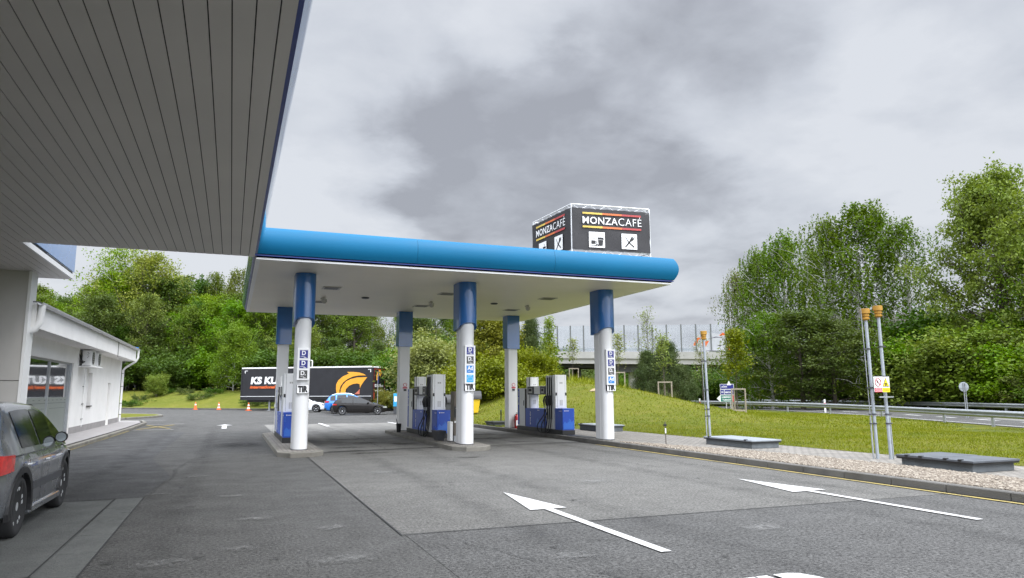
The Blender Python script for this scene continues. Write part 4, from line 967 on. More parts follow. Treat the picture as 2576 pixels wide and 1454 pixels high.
for y in (40.2, 42.0): rel(MB().lathe([(.1, 3.35), (.1, 3.356)], 14, (-5.25, y, 0)).build('eave_spotlight', M['grey_metal']), shop)
# taller front block whose end pier stands at the left edge
pier = thing('shop_front_block', 'tall grey-beige end pier of the shop at the left edge of the photo', 'building', (-9, 21.9, 0))
rel(MB().box(-14, -5.09, 21.6, 22.2, 0, ZC-.003).build('wall', M['panel_grey']), pier)
rel(MB().box(-5.088, -5.02, 21.58, 22.2, 0, ZC-.004).build('lit_side', M['trim_white']), pier)  # side face of the pier, painted paler for the light it catches
rel(MB().box(-14, -5.09, 21.595, 21.6, 1.95, 1.965).build('panel_joint', M['gap']), pier)
def ac(y, label, w=.85):
    t = thing('air_conditioner', label, 'air conditioner', (WX, y, 2.72), 0, 'air conditioning units under the eave')
    MB().box(.1, .42, 0, w, 0, .6).build('casing', M['white'], t, .015)
    g = MB().lathe([(.25, 0), (.25, .012)], 22, (.421, w*.42, .3), 'x').build('fan_grille', M['black'], t)
    mb = MB()
    for k in range(6): mb.box(.434, .44, w*.42-.24, w*.42+.24, .07+k*.09, .08+k*.09)
    mb.build('guard_grille', M['panel_grey'], g)
    mb = MB()
    for k in range(5): mb.box(.27+.03*(k % 2), .29+.03*(k % 2), -.004, 0, .3+k*.05, .33+k*.05)
    split_loose(mb.build('side_slot', M['gap'], t))
    mb = MB(); mb.box(0, .5, .08, .12, -.04, -.003); mb.box(0, .5, w-.12, w-.08, -.04, -.003); mb.box(0, .5, -.1, w+.1, -.055, -.04); split_loose(mb.build('bracket', M['trim_white'], t))
    mb = MB(); mb.tube([(.18, -.005, .15), (.14, -.06, .1), (.06, -.06, .3), (.0, -.02, .45)], .03, 8); mb.build('coolant_hose', M['black'], t)
ac(31.95, 'white air conditioner nearer the shop glazing, black fan towards the forecourt'); ac(33.35, 'beige air conditioner mounted beyond the first one on the same shelf', .8)
M['mirror'] = mat('mirror_glass', (.16, .18, .185), .2, .9, var=.1)
M['graf_grey'] = mat('graffiti_silver', (.5, .51, .54), .5); M['graf_dark'] = mat('graffiti_dark', (.05, .03, .07), .6); M['sign_green'] = mat('sign_green', (.005, .16, .11), .5)
# ------------------------------------------------------------------ cars
def smooth_interp(x, xp, fp):
    return np.interp(x, xp, fp)
def make_car(name, label, paint, loc, rz, sp, group=None):
    t = thing(name, label, 'car', loc, rz, group)
    lo = np.array(sp['low'], float); N = 60
    xs = np.unique(np.r_[np.linspace(lo[0, 0], lo[-1, 0], N), lo[:, 0]])
    def fld(k):
        v = np.interp(xs, lo[:, 0], lo[:, k]); ker = np.array([1, 2, 3, 2, 1])/9.; p = np.r_[v[0], v[0], v, v[-1], v[-1]]
        return np.convolve(p, ker, 'valid')
    zt, hw, zb = fld(1), fld(2), fld(3)
    ZT = lambda x: float(np.interp(x, xs, zt)); HW = lambda x: float(np.interp(x, xs, hw)); ZB = lambda x: float(np.interp(x, xs, zb))
    st = []
    for x in sorted(set(xs.tolist()+[w_+k*sp['ra']*math.cos(q) for w_ in (sp['xr'], sp['xf']) for k in (1, -1) for q in np.linspace(0, math.pi/2, 12)]+[w_+k*(sp['ra']+.004) for w_ in (sp['xr'], sp['xf']) for k in (1, -1)])):
        if lo[0, 0] <= x <= lo[-1, 0]:
            b = ZB(x)
            for w_ in (sp['xr'], sp['xf']):
                if abs(x-w_) <= sp['ra']+1e-6: b = max(b, sp['rw']+math.sqrt(max(0, sp['ra']**2-(x-w_)**2)))
            st.append((x, ZT(x), HW(x), b))
    rings = []
    for x, a, w, b in st:
        h = a-b; half = [(0, a+.025), (.5*w, a+.018), (.82*w, a-.004), (.93*w, a-.035), (.975*w, a-min(.1, h*.3)), (w, a-min(.22, h*.55)), (w, a-h*.7), (.99*w, a-h*.86), (.975*w, b+.02), (.95*w, b), (.6*w, b), (.55*w, b)]
        rings.append([(x, y, z) for y, z in half]+[(x, -y, z) for y, z in half[::-1] if y > 0])
    mb = MB(); mb.loft(rings, 0, True)
    body = mb.build('body', [M[paint], M['black']], t, sharp=38)
    mb = MB(); mb.box(sp['xr']-sp['ra']-.02, sp['xf']+sp['ra']+.02, -min(hw[8:-8])*.6, min(hw[8:-8])*.6, .2, .6); mb.build('underbody', M['black'], t)
    # cabin
    rf = np.array(sp['roof'], float); seg = np.r_[0, np.cumsum(np.hypot(*np.diff(rf, axis=0).T))]; tt = np.linspace(0, seg[-1], 44)
    rx, rz_ = np.interp(tt, seg, rf[:, 0]), np.interp(tt, seg, rf[:, 1])
    ker = np.array([1, 2, 3, 4, 3, 2, 1])/16.
    for v in (rx, rz_): v[3:-3] = np.convolve(v, ker, 'valid')
    tb = sp.get('tumble', .42); H = sp['H']
    WB = lambda x: HW(x)*.955
    def side_y(x, z): return WB(x)-(z-ZT(x))*tb
    def top_w(x, z): return max(.05, side_y(x, z-.045))
    rings = []
    for x, z in zip(rx, rz_):
        w = top_w(x, z); b = ZT(x)-.04; zl = max(b+.01, z-.045)
        half = [(0, z+.03), (.45*w, z+.026), (.78*w, z+.012), (.94*w, z-.012), (w, zl), (side_y(x, (zl+b)/2), (zl+b)/2), (side_y(x, b), b)]
        rings.append([(x, y, q) for y, q in half]+[(x, -y, q) for y, q in half[:0:-1]])
    mb = MB(); mb.loft(rings, 0, True); mb.build('roof', M[paint], t, sharp=40)
    order = np.argsort(rx); ZR = lambda x: float(np.interp(x, rx[order], rz_[order]))
    for s in (-1, 1):
        for x0, x1 in sp['win']:
            mb = MB(); A = []; B = []
            for x in np.linspace(x0, x1, 16):
                zl, zh = ZT(x)+.025, ZR(x)-.075
                if zh-zl < .05: continue
                A.append((x, s*(side_y(x, zl)+.007), zl)); B.append((x, s*(side_y(x, zh)+.007), zh))
            for i in range(len(A)-1): mb.poly([A[i], A[i+1], B[i+1], B[i]])
            mb.build('side_window', M['car_glass'], t)
    def glass(t0, t1, nm):
        mb = MB(); rows = []
        for q in np.linspace(t0, t1, 10):
            x, z = float(np.interp(q, tt/seg[-1], rx)), float(np.interp(q, tt/seg[-1], rz_)); w = top_w(x, z)-.05
            i = min(int(q*43), 42); tn = Vector((rx[i+1]-rx[i], 0, rz_[i+1]-rz_[i])).normalized(); n = Vector((-tn.z, 0, tn.x))*.012
            rows.append([(x+n.x, w*f, z+.03-.02*f*f+n.z) for f in np.linspace(-.93, .93, 7)])
        mb.loft(rows, 0, True, False, False); mb.build(nm, M['car_glass'], t)
    glass(*sp['rear_glass'], 'rear_window'); glass(*sp['wind'], 'windscreen')
    # lamps and plates follow the plan outline of the body
    def plan(xend, sgn, y0, back):
        P = [(xend, y0)]
        x = xend; s = 1 if xend < 0 else -1
        P += [(xend+s*.01, HW(xend+s*.02)*.8)]
        for k in (.03, .08, .15, .24, .34):
            if k <= back: P.append((xend+s*k, HW(xend+s*k)*1.0))
        return [(x, sgn*y) for x, y in P]
    def wrap(nm, xend, y0, back, z0, z1, mt, taper=0.):
        for s in (-1, 1):
            P = plan(xend, s, y0, back); mb = MB(); d = .014; n = len(P)
            lo_ = [(x+(-d if xend < 0 else d)*(1 if i < 2 else .3), y+s*d*(.2 if i == 0 else 1), z0+taper*i/n) for i, (x, y) in enumerate(P)]; hi_ = [(a, b, z1-taper*.3*i/n) for i, (a, b, c) in enumerate(lo_)]
            inn = [(x+(.05 if xend < 0 else -.05), y-s*.05, z0) for x, y in P]
            for i in range(n-1): mb.poly([lo_[i], lo_[i+1], hi_[i+1], hi_[i]])
            mb.poly(hi_+[(a, b, z1) for a, b, c in inn][::-1]); mb.poly(lo_+inn[::-1])
            mb.build(nm, mt, t)
    wrap('tail_lamp', lo[0, 0]+sp.get('tx', .02), HW(lo[0, 0]+.1)*.62, sp.get('tb', .24), sp['tl'][0], sp['tl'][1], M['lamp_red'], sp.get('tt', .03))
    wrap('headlight', lo[-1, 0]-.06, HW(lo[-1, 0]-.1)*.55, .34, sp['hl'][0], sp['hl'][1], M['lamp_clear'], .04)
    xr_ = lo[0, 0]
    MB().box(xr_-.018, xr_+.05, -.26, .26, sp['pl'], sp['pl']+.11).build('number_plate', M['white_print'], t, .004)
    mb = MB(); mb.loft([[(x, y, z) for y, z in ((-w, .28), (w, .28), (w, .5), (-w, .5))] for x, w in ((xr_-.01, HW(xr_+.05)*.97), (xr_+.14, HW(xr_+.14)*1.004), (xr_+.2, HW(xr_+.2)*.95))], 0, False); mb.build('rear_bumper', M['black'], t, .02)
    # handles, mirrors, door seams
    for s in (-1, 1):
        for x in sp['hand']:
            y = HW(x)*1.0; z = ZT(x)-.17
            mb = MB(); mb.tube([(x-.09, s*(y-.01), z), (x-.06, s*(y+.025), z+.004), (x+.06, s*(y+.025), z+.004), (x+.09, s*(y-.01), z)], .014, 6); mb.build('door_handle', M[paint if sp.get('plain') else 'rim'], t)
        for x in sp['seam']:
            mb = MB(); zz_ = np.linspace(ZB(x)+.12, ZT(x)-.03, 10)
            a_, w_ = ZT(x), HW(x)
            for q, r_ in zip(zz_, zz_[1:]): mb.poly([(x-.006, s*(w_+.003), q), (x+.006, s*(w_+.003), q), (x+.006, s*(w_+.003), r_), (x-.006, s*(w_+.003), r_)])
            mb.build('door_seam', M['black'], t)
        mx = sp['mir']; y = side_y(mx, ZT(mx)+.1)
        mb = MB(); mb.tube([(mx, s*(y-.02), ZT(mx)+.02), (mx-.01, s*(y+.1), ZT(mx)+.06)], .022, 6)
        mb.loft([[(mx-.02+dx, s*(y+.1)+.075*k*math.cos(a), ZT(mx)+.075+.075*k*math.sin(a)) for a in np.linspace(0, 2*math.pi, 12, endpoint=False)] for dx, k in ((-.045, .97), (-.03, 1.02), (.03, .95), (.09, .6), (.11, .2))], 0, True)
        mi = mb.build('wing_mirror', M[sp.get('mirm', paint)], t)
        mb = MB(); mb.loft([[(mx-.0655+dx, s*(y+.1)+.062*math.cos(a), ZT(mx)+.075+.06*math.sin(a)) for a in np.linspace(0, 2*math.pi, 12, endpoint=False)] for dx in (-.004, .002)], 0, False); mb.build('mirror_glass', M['mirror'], mi)
    # wheels
    rw, tw, ri = sp['rw'], .19, sp['rw']*.7
    for wx in (sp['xr'], sp['xf']):
        for s in (-1, 1):
            yo = s*(HW(wx)-.015); yi = yo-s*tw
            prof = [(ri, yi), (rw-.025, yi), (rw, yi+s*.03), (rw, yo-s*.03), (rw-.022, yo), (ri+.02, yo+s*.004), (ri, yo-s*.02)]
            wb = MB().lathe(prof, 36, (wx, 0, rw), 'y').build('wheel', M['tyre'], t, sharp=60)
            mb = MB(); yf = yo-s*.03
            mb.lathe([(ri+.004, yi+s*.02), (ri+.004, yf), (ri-.025, yf+s*.012), (ri-.03, yf-s*.02), (ri-.03, yi+s*.02)], 32, (wx, 0, rw), 'y')
            n = sp.get('spokes', 5)
            for k in range(n):
                a0 = 2*math.pi*k/n+.3
                for da in ((-.13, .13) if n < 7 else (0,)):
                    p = (wx+.05*math.cos(a0+da), yf-s*.02, rw+.05*math.sin(a0+da)); q = (wx+(ri-.015)*math.cos(a0+da*1.3), yf-s*.0, rw+(ri-.015)*math.sin(a0+da*1.3))
                    mb.bar(p, q, .05 if n < 7 else .036, .03, 0, (0, 1, 0))
            mb.lathe([(.075, yf-s*.03), (.075, yf+s*.004), (.04, yf+s*.012), (.005, yf+s*.012)], 16, (wx, 0, rw), 'y')
            mb.build('rim', M['rim'], wb, .006, 1)
            MB().lathe([(ri-.04, yi+s*.05), (ri-.04, yi+s*.055)], 20, (wx, 0, rw), 'y').build('brake_disc', M['gap'], wb)
            if sp.get('flare'):
                mb = MB(); P = []
                for a in np.linspace(-.25, math.pi+.25, 20): P.append((wx+(sp['ra']+.022)*math.cos(a), rw+(sp['ra']+.022)*math.sin(a)))
                rr_ = []
                for i, (x, z) in enumerate(P):
                    dx, dz = (x-wx)/(sp['ra']+.022), (z-rw)/(sp['ra']+.022); w = HW(min(max(x, lo[0, 0]+.1), lo[-1, 0]-.1))
                    rr_.append([(x+dx*o, s*(w+yy), z+dz*o) for o, yy in ((-.035, -.06), (-.035, .012), (.03, .014), (.045, -.03))])
                mb.loft(rr_, 0, False); mb.build('arch_trim', M['black'], t)
    if sp.get('flare'):
        for s in (-1, 1):
            mb = MB(); x0, x1 = sp['xr']+sp['ra']+.03, sp['xf']-sp['ra']-.03; w = HW(0)
            mb.box(x0, x1, min(s*(w-.02), s*(w+.014)), max(s*(w-.02), s*(w+.014)), .47, .57); mb.build('side_moulding', M['dark_grey'], t, .008)
            mb = MB(); mb.box(x0-.05, x1+.05, min(s*(w-.1), s*(w+.008)), max(s*(w-.1), s*(w+.008)), .2, .29); mb.build('sill', M[paint], t, .02)
    if sp.get('rails'):
        for s in (-1, 1):
            pts = [(x, s*(top_w(x, ZR(x))-.05), ZR(x)+(.055 if 0 < i < 5 else .01)) for i, x in enumerate(np.linspace(*sp['rails'], 6))]
            MB().tube(pts, .016, 6).build('roof_rail', M['chrome'], t)
    t.scale = (sp.get('k', .93),)*3
    return t
SX = dict(k=1, H=1.5, low=[(-1.93, .7, .66, .4), (-1.89, .9, .72, .34), (-1.75, .95, .775, .28), (-1.4, .96, .81, .24), (-.6, .955, .82, .21), (.4, .945, .82, .21), (.95, .94, .81, .22), (1.25, .91, .79, .24), (1.6, .83, .75, .27), (1.84, .7, .66, .32), (1.93, .55, .54, .38)],
          roof=[(-1.87, .93), (-1.79, 1.12), (-1.62, 1.38), (-1.45, 1.465), (-.8, 1.495), (-.1, 1.485), (.3, 1.43), (.75, 1.21), (1.16, .95)], win=[(-1.17, -.42), (-.34, .8)], rear_glass=(.03, .2), wind=(.68, .97),
          xr=-1.2, xf=1.13, rw=.335, ra=.385, tl=(.72, .95), tb=.34, tt=.05, hl=(.62, .78), pl=.62, hand=(-.95, -.1), seam=(-1.22, -.38, .78), mir=.52, mirm='black', spokes=5, flare=True, tumble=.4)
make_car('parked_car', 'grey hatchback with red tail lamp beside the concrete channel at the left edge', 'car_grey', (-2.98, 10.96, 0.004), R(90), SX)
SC = dict(H=1.46, low=[(-2.24, .62, .74, .36), (-2.2, .88, .84, .3), (-2.0, .97, .9, .24), (-1.4, .985, .93, .2), (-.5, .96, .93, .18), (.6, .93, .93, .18), (1.15, .91, .92, .19), (1.6, .83, .88, .2), (2.0, .72, .8, .23), (2.2, .6, .68, .28), (2.26, .5, .58, .33)],
          roof=[(-2.16, .96), (-1.98, 1.18), (-1.62, 1.385), (-1.1, 1.45), (-.4, 1.455), (.1, 1.41), (.7, 1.16), (1.12, .93)], win=[(-1.5, -.62), (-.55, .8)], rear_glass=(.04, .2), wind=(.68, .97),
          xr=-1.42, xf=1.42, rw=.34, ra=.375, tl=(.8, .92), tb=.34, hl=(.55, .7), pl=.52, hand=(-.45,), seam=(-.6, .8), mir=.62, spokes=10, plain=True)
def head(a): return R(-21.65+a)
def park(l, d): x, y = ld(l, d); return (x, y, 0.004)
make_car('parked_car', 'dark brown-black coupe parked closest to the pumps with bright ten-spoke wheels', 'car_black', park(-11.35, 52.9), head(13), SC | dict(k=.89), 'cars parked beside the trailer')
SU = dict(H=1.66, low=[(-2.2, .72, .76, .42), (-2.16, 1.0, .84, .36), (-1.9, 1.06, .9, .3), (-1.2, 1.05, .93, .26), (.4, 1.02, .93, .25), (1.1, 1.0, .92, .27), (1.6, .95, .89, .28), (2.0, .85, .82, .3), (2.18, .68, .7, .36)],
          roof=[(-2.1, 1.04), (-1.95, 1.28), (-1.72, 1.55), (-1.3, 1.63), (-.5, 1.66), (.15, 1.6), (.65, 1.35), (1.1, 1.02)], win=[(-1.75, -1.3), (-1.2, -.42), (-.34, .75)], rear_glass=(.03, .2), wind=(.68, .97),
          xr=-1.35, xf=1.3, rw=.35, ra=.4, tl=(.92, 1.08), tb=.34, hl=(.72, .86), pl=.66, hand=(-1.0, -.1), seam=(-1.25, -.38, .8), mir=.6, spokes=5, plain=True, rails=(-1.6, .2))
make_car('parked_car', 'bright blue crossover with roof rails parked behind the dark coupe', 'car_blue', park(-12.8, 56.4), head(14), SU, 'cars parked beside the trailer')
make_car('parked_car', 'dark car showing only its rear corner and roof behind the blue crossover', 'car_dark', park(-13.5, 60.1), head(14), SC | dict(spokes=5), 'cars parked beside the trailer')
SE = dict(H=1.47, low=[(-2.3, .7, .74, .36), (-2.26, .98, .82, .3), (-1.9, 1.03, .88, .25), (-1.2, .99, .91, .2), (.5, .95, .91, .19), (1.2, .92, .9, .2), (1.7, .85, .86, .22), (2.1, .74, .78, .25), (2.3, .55, .62, .3)],
          roof=[(-1.75, 1.02), (-1.3, 1.3), (-.9, 1.44), (-.3, 1.47), (.15, 1.43), (.7, 1.2), (1.15, .95)], win=[(-1.35, -.5), (-.42, .8)], rear_glass=(.03, .2), wind=(.66, .97),
          xr=-1.4, xf=1.4, rw=.33, ra=.375, tl=(.84, .98), tb=.24, hl=(.62, .76), pl=.6, hand=(-1.05, -.1), seam=(-1.3, -.45, .8), mir=.62, spokes=5, plain=True)
make_car('parked_car', 'white saloon parked under the trailer lettering, seen between the columns', 'car_white', park(-18.0, 60.8), head(6), SE, 'cars parked beside the trailer')
# ------------------------------------------------------------------ trailer
def trailer():
    x, y = ld(-12.6, 64); t = thing('curtain_trailer', 'black curtain-sided lorry trailer with orange bird emblem and white lettering', 'trailer', (x, y, 0), R(-21.65-13.3))
    Lt = 13.5; Zt, Zb = 3.9, 1.36
    mb = MB(); n = 60; rows = []
    for i in range(n+1):
        xx = -Lt+.12+(Lt-.3)*i/n; rows.append([(xx, .01+.012*math.sin(i*2.1)+.006*math.sin(i*5+j), Zb+(Zt-Zb)*j/6) for j in range(7)])
    mb.loft(rows, 0, True, False, False); mb.build('curtain', M['curtain'], t)
    MB().box(-Lt, 0, .04, 2.5, 1.0, Zt-.005).build('body', M['black_print'], t, .02)
    MB().box(-Lt+.05, -.2, -.03, 2.53, Zt, Zt+.13).build('roof_edge', M['white_print'], t, .02)
    MB().box(-Lt+.02, -.15, -.025, .038, 1.3, 1.355).build('side_rail', M['light_metal'], t)
    mb = MB(); rows = [[(-Lt+.1+(5.9)*i/30, .02+.015*math.sin(i*1.9), z) for z in (.98, 1.14, 1.29)] for i in range(31)]; mb.loft(rows, 0, True, False, False); mb.build('skirt', M['curtain'], t)
    mb = MB()
    for xx in (-Lt+.06, -.1): mb.box(xx-.06, xx+.06, -.02, .06, 1.0, Zt)
    split_loose(mb.build('corner_post', M['black'], t))
    mb = MB(); mb.box(-Lt+.4, -.3, .5, .7, .8, 1.0); mb.box(-Lt+.4, -.3, 1.8, 2.0, .8, 1.0); split_loose(mb.build('chassis_beam', M['black'], t))
    for xx in (-4.6, -3.3, -2.0):
        for yy in (.08, 2.12):
            w = MB().lathe([(.25, 0), (.46, .01), (.5, .05), (.5, .27), (.46, .3), (.25, .3)], 26, (xx, yy, .5), 'y').build('wheel', M['tyre'], t)
            MB().lathe([(.27, .02), (.25, .1), (.12, .12), (.1, .0), (.01, 0)], 18, (xx, yy, .5), 'y').build('rim', M['rim'], w)
    for yy in (.5, 1.9):
        mb = MB(); mb.box(-Lt+2.7, -Lt+2.85, yy, yy+.14, .05, 1.0); mb.box(-Lt+2.6, -Lt+2.95, yy-.06, yy+.2, .0, .05); mb.build('landing_leg', M['grey_metal'], t)
    MB().box(-7.4, -5.0, .03, .06, .45, .95).build('side_guard', M['black'], t)
    def P(zx, zy): return (-Lt+(zx-165)/2030*Lt, -.028, 4.0-(zy-135)/505*3.05)
    def art(pts, mt, nm='emblem', y=-.03, par=t):
        Q = [P(*p) for p in pts]; mb = MB(); mb.loft([[(q[0], y, q[2]) for q in Q], [(q[0], y+.02, q[2]) for q in Q]], 0, False); return mb.build(nm, mt, par)
    A = [(1660, 548), (1648, 470), (1650, 400), (1680, 340), (1740, 285), (1840, 240), (1806, 215), (1900, 216), (1990, 226), (2050, 245), (2090, 270), (1980, 270), (1900, 285), (1820, 320), (1755, 370), (1715, 430), (1700, 490), (1702, 548)]
    B = [(1714, 548), (1722, 470), (1750, 410), (1800, 355), (1870, 320), (1960, 300), (2108, 296), (2060, 360), (2020, 420), (2005, 460), (2000, 400), (1960, 388), (1900, 398), (1840, 425), (1800, 470), (1790, 515), (1800, 548)]
    C = [(2003, 470), (2000, 548), (1925, 548), (1968, 512)]
    art(A, M['amber']); art(B, M['amber']); art(C, M['rose'])
    for pts in ([(222, 178), (268, 178), (268, 186), (232, 186), (232, 222), (222, 222)], [(2120, 178), (2162, 178), (2162, 222), (2152, 222), (2152, 186), (2120, 186)]): art(pts, M['white_print'], 'corner_mark')
    c0, c1 = P(325, 275), P(1150, 390)
    fit_text('lettering', 'KS KUTÍLEK', M['white_print'], t, ((c0[0]+c1[0])/2, -.035, (c0[2]+c1[2])/2+.08), (1, 0, 0), (0, 0, 1), c1[0]-c0[0], c0[2]-c1[2]+.17, .05, .08, .006)
    c0, c1 = P(315, 410), P(985, 470)
    fit_text('lettering', 'international logistics', M['orange'], t, ((c0[0]+c1[0])/2, -.035, (c0[2]+c1[2])/2), (1, 0, 0), (0, 0, 1), c1[0]-c0[0], c0[2]-c1[2], .035, .22, .006)
    # rear doors
    rd = MB().box(0.002, .05, .04, 2.46, .95, 3.85).build('rear_door', M['black_print'], t, .01)
    fit_text('lettering', 'KS KUTÍLEK', M['white_print'], rd, (.055, 1.2, 2.3), (0, 1, 0), (0, 0, 1), 1.9, .33, .04)
    fit_text('lettering', 'www.kskutilek.cz', M['white_print'], rd, (.055, 1.2, 1.83), (0, 1, 0), (0, 0, 1), 1.9, .17, .03)
    for pl, mt in ((A, 'amber'), (B, 'amber')):
        mb = MB(); Q = [(.052, .55+(p[0]-1645)/460*1.15, 2.75+(548-p[1])/330*.95) for p in pl]; mb.loft([Q, [(.058, b, c) for a, b, c in Q]], 0, False); mb.build('emblem', M[mt], rd)
    mb = MB(); mb.box(.05, .056, .1, .22, 1.1, 1.62); mb.box(.05, .056, 2.25, 2.37, 1.1, 1.62); split_loose(mb.build('reflector', M['orange'], rd))
    mb = MB()
    for q in ((.06, 2.44, 1.0, 1.04), (.06, 2.44, 3.74, 3.78)): mb.box(.05, .055, *q)
    for y0 in (.06, 2.4): mb.box(.05, .055, y0, y0+.04, 1.04, 3.74)
    mb.build('red_border', M['red'], rd)
    MB().box(-.1, .04, .1, 2.4, .5, .72).build('bumper_bar', M['red'], t, .02)
trailer()
# ------------------------------------------------------------------ cones
def cone(px, d, label, bands):
    x, y = pd(px, d); t = thing('traffic_cone', label, 'traffic cone', (x, y, .004), rnd.random(), 'traffic cones by the bank')
    t.scale = (.85,)*3; MB().box(-.25, .25, -.25, .25, 0, .05).build('base', M['orange'], t, .01)
    mb = MB(); zs = [.05, .2, .36, .52, .68, .9]
    for i, (a_, b_) in enumerate(zip(zs, zs[1:])):
        f = lambda z: .19-.15*(z-.05)/.85
        mb.lathe([(f(a_), a_), (f(b_), b_)], 16, m=1 if i in bands else 0, cap=(i == 4))
    mb.build('cone_body', [M['orange'], M['white_print']], t)
cone(501, 72.6, 'plain orange traffic cone, the farthest from the trailer', (3,)); cone(559, 71.5, 'small orange traffic cone with white band between two others', (1, 3)); cone(633, 67, 'orange and white banded traffic cone nearest the trailer front', (1, 3))
# ------------------------------------------------------------------ guard rails, road signs
def guard(e, s0, s1, posts, label, z=.72):
    a_ = road_pt(0, e); t = thing('guard_rail', label, 'guard rail', (a_[0], a_[1], 0), 0, 'steel guard rails of the bypass')
    prof = [(0, -.155), (.04, -.13), (.075, -.09), (.075, -.06), (.0, -.02), (0, .02), (.075, .06), (.075, .09), (.04, .13), (0, .155)]
    rings = []
    for s in np.linspace(s0, s1, 50):
        p, q = road_pt(s, e), road_pt(s+.1, e); d = Vector((q[0]-p[0], q[1]-p[1], 0)).normalized(); n = Vector((-d.y, d.x, 0))
        rings.append([(p[0]+n.x*u-a_[0], p[1]+n.y*u-a_[1], z-.16+v) for u, v in prof]+[(p[0]+n.x*(u-.004)-a_[0], p[1]+n.y*(u-.004)-a_[1], z-.16+v) for u, v in prof[::-1]])
    MB().loft(rings, 0, False).build('rail', M['grey_metal'], t)
    for s in posts:
        p = road_pt(s, e); MB().box(p[0]+.02-a_[0], p[0]+.12-a_[0], p[1]-.05-a_[1], p[1]+.05-a_[1], -.1, z).build('post', M['grey_metal'], t)
guard(0, -45, 40, [-28, -24, -20, -16, -12, -8, -4, 0, 6.9, 14.5, 20.8, 27], 'near steel guard rail along the lawn edge')
guard(10.2, -50, 46, list(range(-40, 44, 4)), 'far steel guard rail in front of the roadside thicket', .74)
x, y = pd(2412, 41); t = thing('road_sign', 'round road sign seen from its grey back behind the guard rail', 'road sign', (x, y, 0.02), R(-25))
MB().lathe([(.27, -.01), (.275, 0), (.27, .01)], 26, (0, 0, 1.78), 'y').build('sign_plate', M['pipe'], t)
mb = MB(); mb.tube([(-.03, -.04, 0), (-.03, -.04, 2.0)], .025, 8); mb.tube([(.07, -.04, 0), (.07, -.04, 2.0)], .025, 8); mb.box(-.2, .2, -.03, -.01, 1.68, 1.72); split_loose(mb.build('post', M['grey_metal'], t))
x, y = pd(1822, 60); z0 = 0; t = thing('direction_sign', 'blue and green direction sign with town names and white arrows', 'road sign', (x, y, z0), R(-21.65-18))
W = .56
def plate(z0, z1, mt, nm): 
    p = MB().box(-W, W, -.01, .01, z0, z1).build(nm, M['white_print'], t); MB().box(-W+.03, W-.03, -.016, -.009, z0+.03, z1-.03).build('sign_face', mt, p); return p
zc = .72
p = plate(zc+1.06, zc+1.5, M['navy_print'], 'upper_plate'); MB().prism([(.0, zc+1.4), (.36, zc+1.4), (.18, zc+1.78)], -.02, -.004, 'y').build('arrow_head', M['white_print'], p)
fit_text('lettering', 'JIČÍN', M['white_print'], p, (-.22, -.02, zc+1.27), (1, 0, 0), (0, 0, 1), .45, .2, .03)
p = plate(zc+.6, zc+1.04, M['navy_print'], 'middle_plate'); MB().box(-.24, -.2, -.02, -.005, zc+.6, zc+1.04).build('divider', M['white_print'], p); fit_text('lettering', '10', M['white_print'], p, (-.38, -.02, zc+.82), (1, 0, 0), (0, 0, 1), .16, .16, .03); fit_text('lettering', 'MNICHOV', M['white_print'], p, (.16, -.02, zc+.8), (1, 0, 0), (0, 0, 1), .6, .16, .03)
p = plate(zc, zc+.58, M['sign_green'] if 'sign_green' in M else M['pump_blue'], 'lower_plate'); MB().prism([(-W, zc), (-W, zc+.58), (-W-.3, zc+.29)], -.012, .008, 'y').build('arrow_head', M['white_print'], p)
MB().box(.4, W, -.02, -.012, zc+.02, zc+.56).build('red_end', M['red_print'], p)
fit_text('lettering', 'LIBEREC', M['white_print'], p, (-.06, -.02, zc+.4), (1, 0, 0), (0, 0, 1), .75, .14, .03); fit_text('lettering', 'TURNOV', M['white_print'], p, (-.06, -.02, zc+.17), (1, 0, 0), (0, 0, 1), .7, .14, .03)
mb = MB(); mb.tube([(-.1, .04, -.2), (-.1, .04, zc+1.4)], .03, 8); mb.tube([(.25, .04, -.2), (.25, .04, zc+1.4)], .03, 8); split_loose(mb.build('post', M['light_metal'], t))
for px, d, lab in ((2063, 53, 'white roadside marker post with red reflector behind the far guard rail'), (1753, 62, 'small white marker post at the left end of the guard rail')):
    x, y = pd(px, d); t = thing('marker_post', lab, 'post', (x, y, 0), R(-30)); MB().box(-.06, .06, -.05, .05, 0, .98).build('post', M['white_print'], t, .015); MB().box(-.062, .062, -.052, .052, .5, .72).build('reflector_band', M['red_print'], t)
x, y = ld(-11.5, 60.5); t = thing('parking_sign', 'tall thin post with a blue sign seen edge-on beside the trailer rear', 'sign', (x, y, 0), R(74))
MB().tube([(0, 0, 0), (0, 0, 3.4)], .035, 8).build('post', M['grey_metal'], t); MB().box(-.3, .3, -.05, -.03, 2.4, 3.5).build('sign_plate', M['navy_print'], t)
x, y = ld(-21, 74); t = thing('lamp_post', 'slim white lamp post with short arm behind the trailer', 'lamp post', (x, y, 0), R(-20))
MB().tube([(0, 0, 0), (0, 0, 5.0)], .06, 8).tube([(0, 0, 5.0), (-.7, 0, 5.1)], .04, 8).build('post', M['trim_white'], t); MB().box(-1.0, -.55, -.08, .08, 5.08, 5.16).build('lamp_head', M['trim_white'], t)
